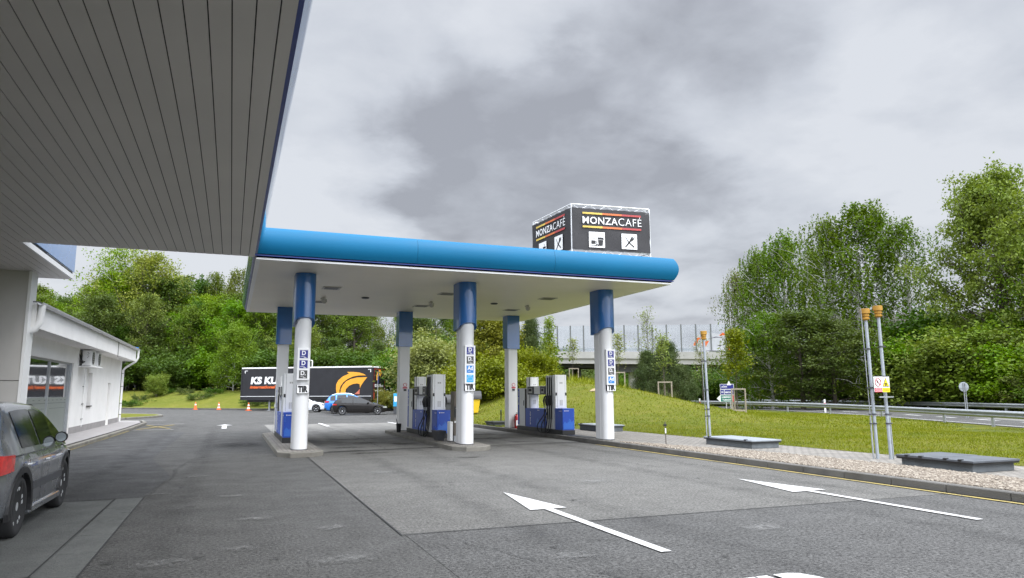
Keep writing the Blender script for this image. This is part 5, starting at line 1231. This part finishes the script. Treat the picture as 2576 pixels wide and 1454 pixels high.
# bins and box at the grass edge
def container(x, y, rz, label, body, lid):
    z = h1(x, y); t = thing('recycling_container', label, 'container', (x, y, z-.05), rz, 'wheeled recycling containers on the grass')
    mb = MB(); mb.loft([[(-.5*k, -.38*k, z), (.5*k, -.38*k, z), (.5*k, .38*k, z), (-.5*k, .38*k, z)] for z, k in ((.15, .84), (.95, 1.08))], 0, False); mb.build('tub', M[body], t, .04)
    mb = MB(); rings = []
    for a in np.linspace(0, math.pi, 9): rings.append([(x_, -.46*math.cos(a), .93+.46*math.sin(a)) for x_ in (-.6, .6)])
    mb.loft(rings, 0, True, False, False); mb.loft([[(s*.6, -.46*math.cos(a), .93+.46*math.sin(a)) for a in np.linspace(0, math.pi, 9)] for s in (-1, -.99)], 0, False); mb.loft([[(s*.6, -.46*math.cos(a), .93+.46*math.sin(a)) for a in np.linspace(0, math.pi, 9)] for s in (1, .99)], 0, False); mb.build('lid', M[lid], t)
    for a, b in ((-.38, -.28), (.38, -.28), (-.38, .28), (.38, .28)): MB().lathe([(.03, -.03), (.09, -.025), (.09, .025), (.03, .03)], 12, (a, b, .09), 'x').build('wheel', M['rubber'], t)
container(11.35, 38.8, R(-18), 'dark grey recycling container with rounded lid left of the middle front column', 'dark_grey', 'black')
container(12.62, 38.3, R(-12), 'yellow recycling container with black rounded lid on the grass', 'yellow', 'black')
x, y = pd(999, 53); t = thing('utility_box', 'narrow blue and dark green box standing at the grass edge by the left rear columns', 'utility box', (x, y, .05), R(-20))
MB().box(-.16, .16, -.2, .2, 0, .55).build('lower_case', M['dark_grey'], t, .02); MB().box(-.18, .18, -.22, .22, .55, 1.5).build('upper_case', M['sky_print'], t, .02); MB().box(-.12, .12, -.225, -.219, .9, 1.3).build('notice', M['white_print'], t)

# ------------------------------------------------------------------ overpass
def bridge():
    A, B = pd(1368, 102), pd(1826, 93); ax = Vector((B[0]-A[0], B[1]-A[1], 0)); Lb = ax.length; ang = math.atan2(ax.y, ax.x)
    t = thing('overpass_bridge', 'concrete road overpass with tall clear noise screens behind the lawn mound', 'bridge', (A[0], A[1], 0), ang)
    x0, x1 = -14, Lb+13
    def zt(x): return 7.42-.65*x/Lb
    def beam(nm, mt, y0, y1, dz0, dz1):
        mb = MB(); mb.loft([[(x, y0, zt(x)+dz0), (x, y1, zt(x)+dz0), (x, y1, zt(x)+dz1), (x, y0, zt(x)+dz1)] for x in (x0, x1)], 0, False); return mb.build(nm, mt, t)
    beam('parapet', M['bridge'], -.1, .5, -.95, -.02); beam('edge_beam', M['bridge'], .08, .6, -1.68, -.952); beam('deck', M['bridge_shade'], .55, 11, -1.5, -.3)
    for y in (1.6, 4.5, 7.5, 10): beam('girder', M['bridge_shade'], y, y+.7, -2.2, -1.52)
    beam('rear_parapet', M['bridge'], 10.6, 11, -1.2, .0)
    beam('guard_rail', M['grey_metal'], .55, .62, .18, .5)
    px_ = [0]; sp_ = Lb/13
    for k in range(-6, 20):
        x = k*sp_
        if x > x1: break
        MB().box(x-.09, x+.09, .2, .38, zt(x)-.03, zt(x)+3.75).build('screen_post', M['post_steel'], t)
        xa, xb = x+.1, x+sp_-.1
        mb = MB(); mb.loft([[(xx, .27, zt(xx)+.05), (xx, .3, zt(xx)+.05), (xx, .3, zt(xx)+3.68), (xx, .27, zt(xx)+3.68)] for xx in (xa, xb)], 0, False); mb.build('clear_panel', M['acrylic'], t)
    for x, w, dz in ((12.4, .95, -2.4), (12.4, .95, -2.4)):
        pass
    pr = MB().lathe([(.62, -2), (.62, zt(12)-2.75)], 20, (12.3, 2.6, 0)).build('pier', M['bridge'], t)
    MB().lathe([(.62, -2), (.62, zt(12)-2.75)], 20, (12.3, 8.4, 0)).build('pier', M['bridge'], t)
    mb = MB(); mb.loft([[(x, 1.0, z), (x, 10, z), (x, 10, zz_), (x, 1.0, zz_)] for x, z, zz_ in ((9.6, zt(12)-2.2, zt(12)-1.6), (11.2, zt(12)-2.8, zt(12)-1.6), (13.4, zt(12)-2.8, zt(12)-1.6), (14.6, zt(12)-2.2, zt(12)-1.6))], 0, False); mb.build('pier_cap', M['bridge_shade'], t)
    MB().box(6.7, 8.2, 8.5, 10.5, -2, zt(6)-1.6).build('pier', M['bridge_shade'], t); MB().box(1.6, 2.6, 9.5, 10.5, -2, zt(2)-1.6).build('pier', M['bridge_shade'], t)
    MB().box(-16, -6, .8, 11, -2, zt(-8)-1.5).build('abutment', M['bridge_shade'], t)
    MB().box(25.5, Lb+14, 3.0, 11, -2, zt(Lb)-1.5).build('abutment', M['bridge_shade'], t)
    # graffiti on the last screens and on the pier
    def daub(pts, mt, y=.262):
        mb = MB(); mb.loft([[(a, y, zt(a)+b) for a, b in pts], [(a, y+.004, zt(a)+b) for a, b in pts]], 0, False); return mb.build('graffiti', mt, t)
    rr = random.Random(4); bx = Lb*.87
    daub([(bx-.6, .1), (bx+4.9, .05), (bx+4.6, 1.2), (bx+3.6, 2.2), (bx+1.6, 2.5), (bx-.3, 2.3), (bx-.9, 1.3)], M['graf_grey'], .264)
    for pts in ([(bx-1.0, .9), (bx-.5, 1.9), (bx+.4, 2.0), (bx-.3, 1.6), (bx-.6, .8)], [(bx+.4, .3), (bx+1.1, 1.5), (bx+.1, 1.3)], [(bx+3.5, .2), (bx+4.4, .15), (bx+4.3, .8), (bx+3.4, .7)], [(bx+2.4, 2.2), (bx+2.9, 2.6), (bx+3.5, 2.2)], [(bx+3.9, 1.5), (bx+4.7, 1.3), (bx+4.5, 1.6)]): daub(pts, M['orange'])
    for pts in ([(bx+.9, 1.7), (bx+2, 2.05), (bx+2.9, 1.9), (bx+2, 1.93)], [(bx+.3, .25), (bx+1.4, .2), (bx+3.2, .1), (bx+1.4, .1)], [(bx+2.1, .9), (bx+2.7, .9), (bx+2.5, .7)]): daub(pts, M['graf_dark'])
    mb = MB(); q = [(bx-4.3+i*.42, zt(bx)+2.0+rr.uniform(-.25, .25)) for i in range(10)]
    for (a, b), (c, d) in zip(q, q[1:]): mb.bar((a, .264, b), (c, .264, d), .06, .004)
    mb.build('graffiti_text', M['graf_dark'], t)
    mb = MB()
    for k in range(6): mb.bar((11.9+k*.16, 1.985+.02*abs(k-2.5), 1.5+.3*(k % 2)), (12.02+k*.16, 1.985+.02*abs(k-2.5), 1.9-.3*(k % 2)), .05, .01)
    mb.build('graffiti_text', M['graf_dark'], t)
bridge()
def noise_wall():
    P = [pd(2030, 90), pd(2300, 88), pd(2620, 84)]; t = thing('noise_wall', 'weathered concrete noise wall on the bank behind the birches', 'wall', (P[0][0], P[0][1], 0))
    mb = MB()
    for a, b in zip(P, P[1:]):
        a, b = Vector((*a, 0)), Vector((*b, 0)); n = max(1, round((b-a).length/4))
        for i in range(n):
            p, q = a.lerp(b, i/n), a.lerp(b, (i+1)/n-.004); o = Vector((*P[0], 0)); mb.bar(p-o+Vector((0, 0, 7.7)), q-o+Vector((0, 0, 7.7)), .3, 7.0)
    mb.build('wall_panel', M['wall_concrete'], t)
noise_wall()
# ------------------------------------------------------------------ vegetation
def leaves(centres, size, rr, flat=.4, aspect=.62, droop=0.):
    """one leaf-shaped quad per centre"""
    n = len(centres); C = np.asarray(centres, float)
    N = rr.normal(size=(n, 3)); N[:, 2] = np.abs(N[:, 2])+flat; N /= np.linalg.norm(N, axis=1)[:, None]
    U = rr.normal(size=(n, 3)); U[:, 2] -= droop; U -= N*(U*N).sum(1)[:, None]; U /= np.linalg.norm(U, axis=1)[:, None]; Vv = np.cross(N, U)
    s = size*rr.uniform(.65, 1.35, n)[:, None]
    return np.stack([C-U*s*.5, C+Vv*s*aspect*.5-U*s*.05, C+U*s*.5, C-Vv*s*aspect*.5-U*s*.05], 1).reshape(-1, 3)
def bez(p, d, L, bend, rr, n=6):
    P = [np.array(p, float)]; d = np.array(d, float); d /= np.linalg.norm(d)
    for i in range(n):
        d = d+np.array(bend)/n+rr.normal(size=3)*.1; d /= np.linalg.norm(d); P.append(P[-1]+d*L/n)
    return P
def tree_mesh(kind, seed, H, Rc, base=.2, nl=26, per=40, leaf=.3, mt='mid', clump=.55, sub=4, bark='bark', tr=.02):
    """trunk mesh + crown mesh, both standing on the origin"""
    rr = np.random.default_rng(seed); mb = MB(); C = []
    lean = rr.normal(size=2)*.02*H; tn = 9
    def T(f): return np.array([lean[0]*f*f+.02*H*math.sin(f*5+seed)*f*.5, lean[1]*f*f+.02*H*math.cos(f*4+seed)*f*.4, H*f*.97])
    r0_ = H*tr
    mb.tube([T(f) for f in np.linspace(0, 1, tn)], [max(.012, r0_*(1-f*.93)) for f in np.linspace(0, 1, tn)], 7)
    for i in range(nl):
        f = base+(1-base)*((i+rr.uniform(0, .9))/nl)**.9; a = i*2.4+rr.uniform(-.5, .5); g = (f-base)/(1-base)
        if kind == 'broad': L = Rc*(.35+.95*math.sin(math.pi*min(1, (g*.86+.14))**.8))*rr.uniform(.7, 1.12); el = .25+.7*g; bend = (0, 0, .25)
        elif kind == 'birch': L = Rc*(.3+.9*math.sin(math.pi*min(1, g*.8+.2)))*rr.uniform(.6, 1.1); el = .7+.4*g; bend = (0, 0, -.35)
        elif kind == 'pine': L = Rc*(1.05-.9*g)*rr.uniform(.75, 1.1)+.15; el = .25+.5*g; bend = (0, 0, .3)
        elif kind == 'spread': L = Rc*rr.uniform(.6, 1.1); el = .12+.3*rr.random(); bend = (0, 0, .1)
        elif kind == 'sapling': L = Rc*rr.uniform(.5, 1.1)*(1.1-.6*g); el = .9+.3*g; bend = (0, 0, .3)
        else: L = Rc*(.55+.6*math.sin(math.pi*(g*.75+.2)))*rr.uniform(.7, 1.15); el = .45+.6*g; bend = (0, 0, .1)
        d = (math.cos(a)*math.cos(el), math.sin(a)*math.cos(el), math.sin(el)); p0 = T(f if kind not in ('shrub', 'spread') else f*.5)
        P = bez(p0, d, L, bend, rr); rb = max(.008, r0_*.42*(1-f*.75))
        mb.tube(P, [max(.006, rb*(1-k/7)) for k in range(7)], 4, cap=False)
        ends = [P[-1], P[-2], P[-3]]
        for k in range(sub):
            q = P[2+k % 5]; dd = np.array(d)+rr.normal(size=3)*.75; S_ = bez(q, dd, L*rr.uniform(.3, .6), bend, rr, 4)
            mb.tube(S_, [max(.005, rb*.4*(1-j/6)) for j in range(5)], 3, cap=False); ends += [S_[-1], S_[-2]]
        for e in ends:
            m_ = max(3, int(per*rr.uniform(.35, 1.3)))
            if kind == 'birch':
                for _ in range(2):
                    hl = rr.uniform(.7, 2.7)*clump*(1.2-g*.55); o = e+rr.normal(size=3)*np.array([.3, .3, .12])*clump; k_ = m_//2+1; z = rr.uniform(0, 1, k_)
                    C.append(o+np.c_[rr.normal(size=(k_, 2))*.06+np.outer(z*z, rr.normal(size=2)*.25), -z*hl])
            elif kind == 'pine': C.append(e+rr.normal(size=(m_, 3))*clump*np.array([.5, .5, .32]))
            else: C.append(e+rr.normal(size=(m_, 3))*clump*np.array([.55, .55, .38]))
    C = np.concatenate(C); C[:, 2] = np.maximum(C[:, 2], .04)
    if kind == 'pine': V = leaves(C, leaf, rr, -.2, .2)
    elif kind == 'birch': V = leaves(C, leaf, rr, .0, .6, 1.2)
    else: V = leaves(C, leaf, rr, .35)
    trunk = mb.build('trunk', M[bark]); crown = quads_mesh('crown', V, L_[mt])
    tm, cm = trunk.data, crown.data; bpy.data.objects.remove(trunk); bpy.data.objects.remove(crown)
    return tm, cm, H
LIB = {}
def lib(key, *a, **k): LIB[key] = tree_mesh(*a, **k)
lib('broad_a', 'broad', 11, 17, 4.6, .16, 36, 30, .27, 'fresh', .8, 5)
lib('broad_b', 'broad', 12, 15, 3.9, .12, 36, 30, .26, 'mid', .75, 5)
lib('broad_c', 'broad', 13, 12, 3.2, .08, 34, 34, .25, 'bright', .65, 5)
lib('broad_d', 'broad', 14, 13, 3.6, .06, 34, 36, .27, 'dark', .75, 5)
lib('open_tree', 'broad', 15, 18, 5.2, .3, 32, 15, .26, 'fresh', .75, 5, 'birch_bark')
lib('birch_a', 'birch', 21, 17, 2.7, .22, 36, 26, .205, 'birch', 1.1, 4, 'birch_bark', .011)
lib('birch_b', 'birch', 22, 16, 3.4, .2, 36, 24, .205, 'birch', 1.25, 4, 'birch_bark', .011)
lib('birch_c', 'birch', 23, 15, 4.0, .16, 38, 28, .205, 'birch', 1.3, 5, 'birch_bark', .014)
lib('birch_d', 'birch', 24, 14, 3.4, .1, 38, 34, .2, 'mid', 1.3, 5, 'birch_bark', .014)
lib('maple', 'broad', 33, 15, 4.8, .08, 64, 60, .27, 'bright', .8, 6, tr=.022)
lib('pine_a', 'pine', 41, 6, 1.5, .12, 40, 70, .17, 'pine', .5, 4)
lib('pine_b', 'pine', 42, 5, 2.4, .03, 46, 80, .18, 'pine', .5, 4)
lib('shrub_a', 'shrub', 51, 4.4, 2.2, .05, 28, 46, .2, 'mid', .6, 5)
lib('shrub_b', 'shrub', 52, 3.4, 2.0, .05, 26, 46, .19, 'dark', .55, 5)
lib('shrub_c', 'shrub', 53, 5.4, 2.6, .04, 32, 50, .21, 'bright', .7, 5)
lib('shrub_d', 'shrub', 54, 5.4, 2.3, .03, 32, 64, .18, 'pale', .65, 5)
lib('blossom', 'shrub', 55, 3.0, 1.8, .05, 24, 40, .17, 'pale', .5, 5)
lib('golden', 'broad', 61, 5.2, 1.7, .05, 32, 56, .16, 'yellow', .5, 5)
lib('juniper', 'spread', 62, 1.7, 2.3, .05, 36, 56, .15, 'yellow', .42, 5)
lib('low_juniper', 'spread', 63, .5, 1.7, .02, 18, 16, .13, 'dark', .22, 4)
lib('round_tree', 'broad', 64, 8.5, 2.3, .05, 36, 60, .19, 'bright', .65, 5, 'birch_bark', .012)
lib('sapling_a', 'sapling', 71, 4.2, 1.0, .42, 16, 14, .13, 'yellow', .38, 4, tr=.009)
lib('sapling_b', 'sapling', 72, 3.8, .8, .45, 13, 7, .11, 'pale', .3, 4, tr=.009)
lib('thin_tree', 'sapling', 73, 6.0, 1.1, .2, 26, 13, .14, 'fresh', .42, 4, 'birch_bark', .008)
lib('bare_tree', 'sapling', 74, 5.5, 1.5, .3, 26, 4, .09, 'pale', .3, 5, tr=.009)
seen = {}
def plant(name, key, xy, h, label, cat, group=None, wide=1., z=None):
    tm, cm, H = LIB[key]; x, y = xy; z = h1(x, y) if z is None else z
    if xy[1] > 0 and dist_b(np.array([xy]))[0] < .01: pass
    t = thing(name, label, cat, (x, y, z-.08), rnd.uniform(0, 6.28), group); s = h/H; t.scale = (s*wide, s*wide, s)
    for nm, me in (('trunk', tm), ('crown', cm)):
        o = bpy.data.objects.new(nm, me); COL.objects.link(o); o.parent = t
    return t
def hz(px): return 987-(px-1288)*math.tan(.00449)
def by_top(px, d, ytop):                       # crown height from a surveyed bearing, distance and treetop elevation
    xy = pd(px, d); return xy, 1.6+(hz(px)-ytop)/F*d-h1(*xy)
def tree_at(name, key, px, d, ytop, label, cat='tree', group=None, wide=1.):
    xy, h = by_top(px, d, ytop); return plant(name, key, xy, h, label, cat, group, wide)
# --- the wood behind the shop and the trailer
tree_at('tall_tree', 'open_tree', 292, 108, 640, 'tallest tree left of the canopy, airy top with pale forked trunk above the shop roof')
tree_at('tall_tree', 'broad_a', 365, 104, 655, 'broad fresh green tree just right of the tallest airy tree')
tree_at('birch_tree', 'birch_a', 545, 112, 682, 'slim weeping birch left of the gap beside the canopy corner')
tree_at('birch_tree', 'birch_b', 598, 108, 672, 'pale slender birch with white trunk directly left of the canopy corner')
tree_at('round_tree', 'round_tree', 592, 84, 832, 'rounded light green tree standing alone in front of the wood, left of the trailer')
tree_at('leafy_bush', 'shrub_c', 402, 84, 938, 'small bright green bush alone on the grass bank behind the cones', 'bush', None, .8)
tree_at('tall_tree', 'broad_c', 440, 98, 800, 'bright green young tree in front of the dark wood right of the shop downpipe')
tree_at('tall_tree', 'broad_c', 520, 97, 770, 'bright green pointed young tree between the round tree and the wood')
env_x = [60, 120, 200, 250, 320, 370, 420, 470, 545, 600, 660, 720, 1000, 1180, 1215, 1300, 1400]
env_y = [725, 738, 738, 705, 690, 690, 700, 722, 715, 712, 705, 745, 780, 795, 845, 860, 895]
WOODL = {'broad_a': 'fresh green broadleaf tree in the wood behind shop and trailer', 'broad_b': 'mid green broadleaf tree in the wood behind shop and trailer', 'broad_c': 'bright young tree in the wood behind shop and trailer', 'broad_d': 'dark dense tree in the wood behind shop and trailer', 'birch_a': 'slim pale birch in the wood behind shop and trailer', 'birch_b': 'weeping birch in the wood behind shop and trailer'}
WOODN = {'broad_a': 'broadleaf_tree', 'broad_b': 'broadleaf_tree', 'broad_c': 'young_tree', 'broad_d': 'dense_tree', 'birch_a': 'birch_tree', 'birch_b': 'birch_tree'}
px = 70
while px < 1330:
    for row in range(3):
        p = px+rnd.uniform(-22, 22); d = (95 if p < 650 else 88 if p < 1000 else 80)+row*10+rnd.uniform(-2, 3)
        top = float(np.interp(p, env_x, env_y))+(rnd.uniform(-6, 50) if row else rnd.uniform(40, 150))
        k = rnd.choice(['broad_b', 'broad_a', 'broad_d', 'birch_a', 'birch_b'] if row else ['broad_c', 'broad_d', 'broad_b', 'broad_d'])
        if p > 650 and row: k = rnd.choice(['birch_a', 'birch_b', 'broad_b', 'broad_d', 'birch_a'])
        tree_at(WOODN[k], k, p, d, top, WOODL[k], 'tree', WOODL[k].replace(' tree', ' trees').replace('birch ', 'birches '), rnd.uniform(.9, 1.25))
    px += 36 if px < 650 else 46
for i in range(30):
    p = 90+i*43+rnd.uniform(-12, 12); d = (91 if p < 650 else 84 if p < 1000 else 74)+rnd.uniform(-1, 6); k = rnd.choice(['shrub_b', 'shrub_b', 'shrub_a'])
    plant('undergrowth_shrub', k, pd(p, d), rnd.uniform(3.2, 5.5), 'dark leafy shrub filling the foot of the wood behind shop and trailer', 'shrub', 'dark shrubs at the foot of the wood', 1.25)
for px_, d, w in ((340, 80, .7), (362, 83, .4), (475, 84, .45), (508, 80, .6), (548, 82, .5), (640, 73.5, .5), (672, 73, .6), (425, 85.5, .4)):
    plant('low_juniper', 'low_juniper', pd(px_, d), .34, 'low spreading dark shrub lying on the grass bank behind the cones', 'shrub', 'low shrubs on the grass bank', w*2.2)
# --- behind the pumps
tree_at('round_bush', 'shrub_d', 1098, 56, 822, 'large pale green round bush between the middle columns, behind the middle pump', 'bush', None, 1.05)
tree_at('leafy_bush', 'shrub_b', 1035, 68, 900, 'darker green bush left of the large pale round bush', 'bush')
tree_at('leafy_bush', 'shrub_a', 1165, 62, 850, 'mid green bush right behind the large pale round bush', 'bush')
tree_at('golden_tree', 'golden', 1238, 57, 806, 'golden green tree just left of the right rear column', 'tree', None, 1.15)
tree_at('golden_tree', 'golden', 1300, 62, 850, 'smaller golden green tree to the right of the right rear column', 'tree')
plant('spreading_juniper', 'juniper', pd(1232, 46), 2.0, 'wide golden juniper on the mound left of the right rear column', 'shrub', None, 1.0)
plant('spreading_juniper', 'juniper', pd(1322, 50), 1.9, 'wide golden juniper on the mound right of the right rear column', 'shrub', None, .8)
plant('spreading_juniper', 'juniper', pd(992, 64), 1.3, 'golden juniper on the bank beside the trailer rear', 'shrub', None, .8)
tree_at('pine_tree', 'pine_a', 1333, 58, 800, 'slender dark pine right of the right rear column', 'tree', None, .8)
tree_at('thin_tree', 'thin_tree', 1383, 66, 805, 'thin leafy young birch right of the slender pine', 'tree')
tree_at('pine_tree', 'pine_b', 1628, 61, 890, 'left half of the bushy dark pine group beside the bridge pier', 'tree', None, .85)
tree_at('pine_tree', 'pine_b', 1676, 58, 868, 'tallest dark bushy pine in front of the bridge, staked sapling before it', 'tree', None, .85)
tree_at('pine_tree', 'pine_b', 1718, 60, 925, 'right bushy dark pine below the bridge opening', 'tree', None, .85)
tree_at('bare_tree', 'bare_tree', 1628, 66, 795, 'nearly bare thin tree rising above the bushy pines', 'tree')
tree_at('bare_tree', 'bare_tree', 1762, 74, 862, 'nearly bare thin tree in front of the graffiti screen', 'tree')
for px_, d, top in ((1410, 112, 945), (1450, 115, 940), (1540, 114, 945), (1500, 118, 948), (1360, 118, 905), (1395, 124, 922), (1470, 126, 925), (1530, 122, 930), (1590, 120, 930), (1740, 80, 950), (1775, 78, 945), (1800, 82, 930)):
    tree_at('leafy_bush', rnd.choice(['shrub_a', 'shrub_b', 'shrub_b']), px_, d, top, 'green bush seen under or just beside the overpass', 'bush', 'bushes under the overpass', 1.3)
# --- staked young trees on the mound
def staked(px, d, key, h, label, hs=1.55):
    x, y = pd(px, d); z = h1(x, y); plant('sapling', key, (x, y), h, label, 'young tree', 'staked young trees on the lawn')
    t = thing('tree_stake', 'three wooden stakes around the '+label.split(',')[0], 'tree stakes', (x, y, z-.1), R(-20)+rnd.uniform(-.2, .2), 'tree stakes on the lawn')
    P = [(-.45, -.2), (.45, -.2), (.05, .4)]
    for a, b in P: MB().tube([(a, b, 0), (a, b, hs+.1)], .05, 8).build('stake', M['wood'], t)
    mb = MB()
    for i in range(3):
        (a, b), (c, d_) = P[i], P[(i+1) % 3]
        mb.bar((a, b, hs+.06), (c, d_, hs+.06), .05, .08)
        if h > 3.9: mb.bar((a, b, .35), (c, d_, .35), .03, .1)
    split_loose(mb.build('rail', M['wood'], t))
staked(1440, 68, 'sapling_b', 4.3, 'sparse sapling on the crest right of the right pump')
staked(1552, 54, 'sapling_b', 4.4, 'sparse sapling just right of the right front column')
staked(1667, 49, 'sapling_b', 4.6, 'sapling in front of the bushy pines', 1.5)
staked(1846, 44, 'sapling_a', 5.0, 'leafy yellow green sapling beside the direction sign', 1.6)
staked(1368, 70, 'sapling_b', 4.6, 'sapling beside the slender pine')
# --- right-hand birches, maple and thicket
for key, px_, d, top, w, lab in (('birch_c', 1862, 84, 690, .62, 'leftmost drooping birch above the right end of the bridge'), ('birch_d', 1918, 80, 632, .9, 'weeping birch second from the bridge, olive tinted'),
        ('birch_d', 1985, 76, 592, 1.05, 'dense light green weeping tree left of the tall birches'), ('birch_c', 2062, 78, 628, .9, 'shorter birch between the light green weeping tree and the tall birches'),
        ('birch_c', 2105, 70, 548, .9, 'tall birch left of the highest birch'), ('birch_a', 2165, 68, 492, 1.25, 'highest birch on the right bank'), ('birch_b', 2235, 69, 500, 1.0, 'tall birch with open crown right of the highest birch'),
        ('birch_b', 2300, 66, 545, 1.1, 'spreading see-through birch closest to the big leafy tree')):
    tree_at('birch_tree', key, px_, d, top, lab, 'tree', None, w)
tree_at('leafy_tree', 'maple', 2530, 56, 474, 'large bright leafy tree at the right edge, taller than the birches beside it', 'tree', None, .8)
tree_at('birch_tree', 'birch_d', 2635, 52, 600, 'soft green birch cut off by the right edge of the photo')
for px_, d, top in ((2010, 62, 800), (2090, 61, 820), (2180, 60, 830), (1935, 64, 790), (2260, 62, 850), (1880, 66, 830)):
    tree_at('slim_tree', rnd.choice(['birch_d', 'broad_d', 'birch_c']), px_, d, top, 'slim dark tree in the shade below the tall birches', 'tree', 'slim trees below the birches', 1.5)
for px_, d, top, k in ((2330, 58, 850, 'shrub_c'), (2400, 55, 835, 'shrub_c'), (2470, 54, 810, 'shrub_c'), (2540, 52, 830, 'shrub_a'), (2360, 60, 835, 'broad_c'), (2290, 58, 880, 'shrub_c'), (2450, 58, 830, 'broad_c'), (2575, 49, 860, 'shrub_c')):
    tree_at('leafy_shrub', k, px_, d, top, 'tall bright green shrub below the big leafy tree', 'shrub', 'bright shrubs on the right bank', 1.35)
s = -22.
while s < 41:
    for row in range(3):
        e = 12.4+row*3.2+rnd.uniform(-.8, 1.2); x, y = road_pt(s+rnd.uniform(-1, 1), e)
        k = rnd.choice(['shrub_b', 'shrub_a', 'shrub_b', 'blossom'] if row == 0 else ['shrub_a', 'shrub_b', 'shrub_c', 'broad_d'])
        h = (rnd.uniform(1.4, 2.6), rnd.uniform(2.8, 4.4), rnd.uniform(3.8, 6.0))[row]
        lab = {'shrub_a': 'mid green shrub in the thicket beyond the guard rails', 'shrub_b': 'dark green shrub in the thicket beyond the guard rails', 'shrub_c': 'bright green shrub in the thicket beyond the guard rails', 'blossom': 'pale blossoming shrub in the thicket beyond the guard rails', 'broad_d': 'dark tree-like shrub in the thicket beyond the guard rails'}[k]
        plant('thicket_shrub', k, (x, y), h, lab, 'shrub', lab.replace('shrub in', 'shrubs in'), rnd.uniform(1.2, 1.6))
    s += 2.7
# far treeline so that the horizon never shows bare ground
for i in range(26):
    p = -400+i*130; d = 150+rnd.uniform(-10, 25)
    if 1290 < p < 1620: d = 170
    k = rnd.choice(['broad_d', 'broad_b']); plant('far_tree', k, pd(p, d), rnd.uniform(8, 11), 'hazy dark tree in the far treeline', 'tree', 'trees of the far treeline', 1.5, 0)

# ------------------------------------------------------------------ grass blades on the lawn and mound
def blades():
    rr = np.random.default_rng(9); out = []
    def region(n, l0, l1, d0, d1, hgt_, wid):
        d = np.sqrt(rr.uniform(d0*d0, d1*d1, n)); pxs = rr.uniform(l0, l1, n); l = (pxs-1288)/F*d
        P = np.c_[r0.x*l+fh.x*d, r0.y*l+fh.y*d]
        ok = (dist_b(P) > .02); x, y = P[:, 0], P[:, 1]
        xb = np.interp(y, [-30, 6, 10, 14, 24, 27.2, 28.8, 44, 50, 59, 65.5], [16, 14.8, 14.4, 14.2, 14, 12.4, 10.8, 10.8, 11.3, 14.5, 15.8])
        s, e = road_s(P); er = e-road_c(np.minimum(s, 90))
        ok &= (x > xb) & (er < -.1) & (y < 66); P = P[ok]; n = len(P); z = hgt(P)
        hh = hgt_*rr.uniform(.45, 1.3, n)*(1+.5*np.clip(vnoise(P, 1.7), 0, 1)); a = rr.uniform(0, 6.28, n); w = wid*rr.uniform(.6, 1.4, n); ln = rr.normal(size=(n, 2))*.45*hh[:, None]
        A = np.c_[P[:, 0]-np.cos(a)*w, P[:, 1]-np.sin(a)*w, z-.005]; B = np.c_[P[:, 0]+np.cos(a)*w, P[:, 1]+np.sin(a)*w, z-.005]; C = np.c_[P+ln, z+hh]
        out.append(np.stack([A, B, C], 1).reshape(-1, 3))
    region(52000, 1500, 2640, 13, 30, .045, .012); region(42000, 1150, 2400, 30, 52, .065, .022); region(9000, 950, 1900, 40, 72, .09, .035)
    region(5000, 1430, 1700, 44, 75, .42, .03)
    return quads_mesh('grass', np.concatenate(out), L_['lawn_blade'], None, 3)
L_['lawn_blade'] = leaf_mat('lawn_blades', (.145, .178, .016), (.225, .225, .032), .3)
tag(blades(), 'short green grass growing on the lawn and mound', 'grass', kind='stuff')
for q in ((27.2, 43.5, 1.9, 1.0, 1), (29.5, 46.5, 1.6, .8, 2), (25.4, 41.5, 1.0, .6, 3), (18, 33, .6, .5, 4), (11.9, 38.5, .7, 1.2, 5)): soil(*q)
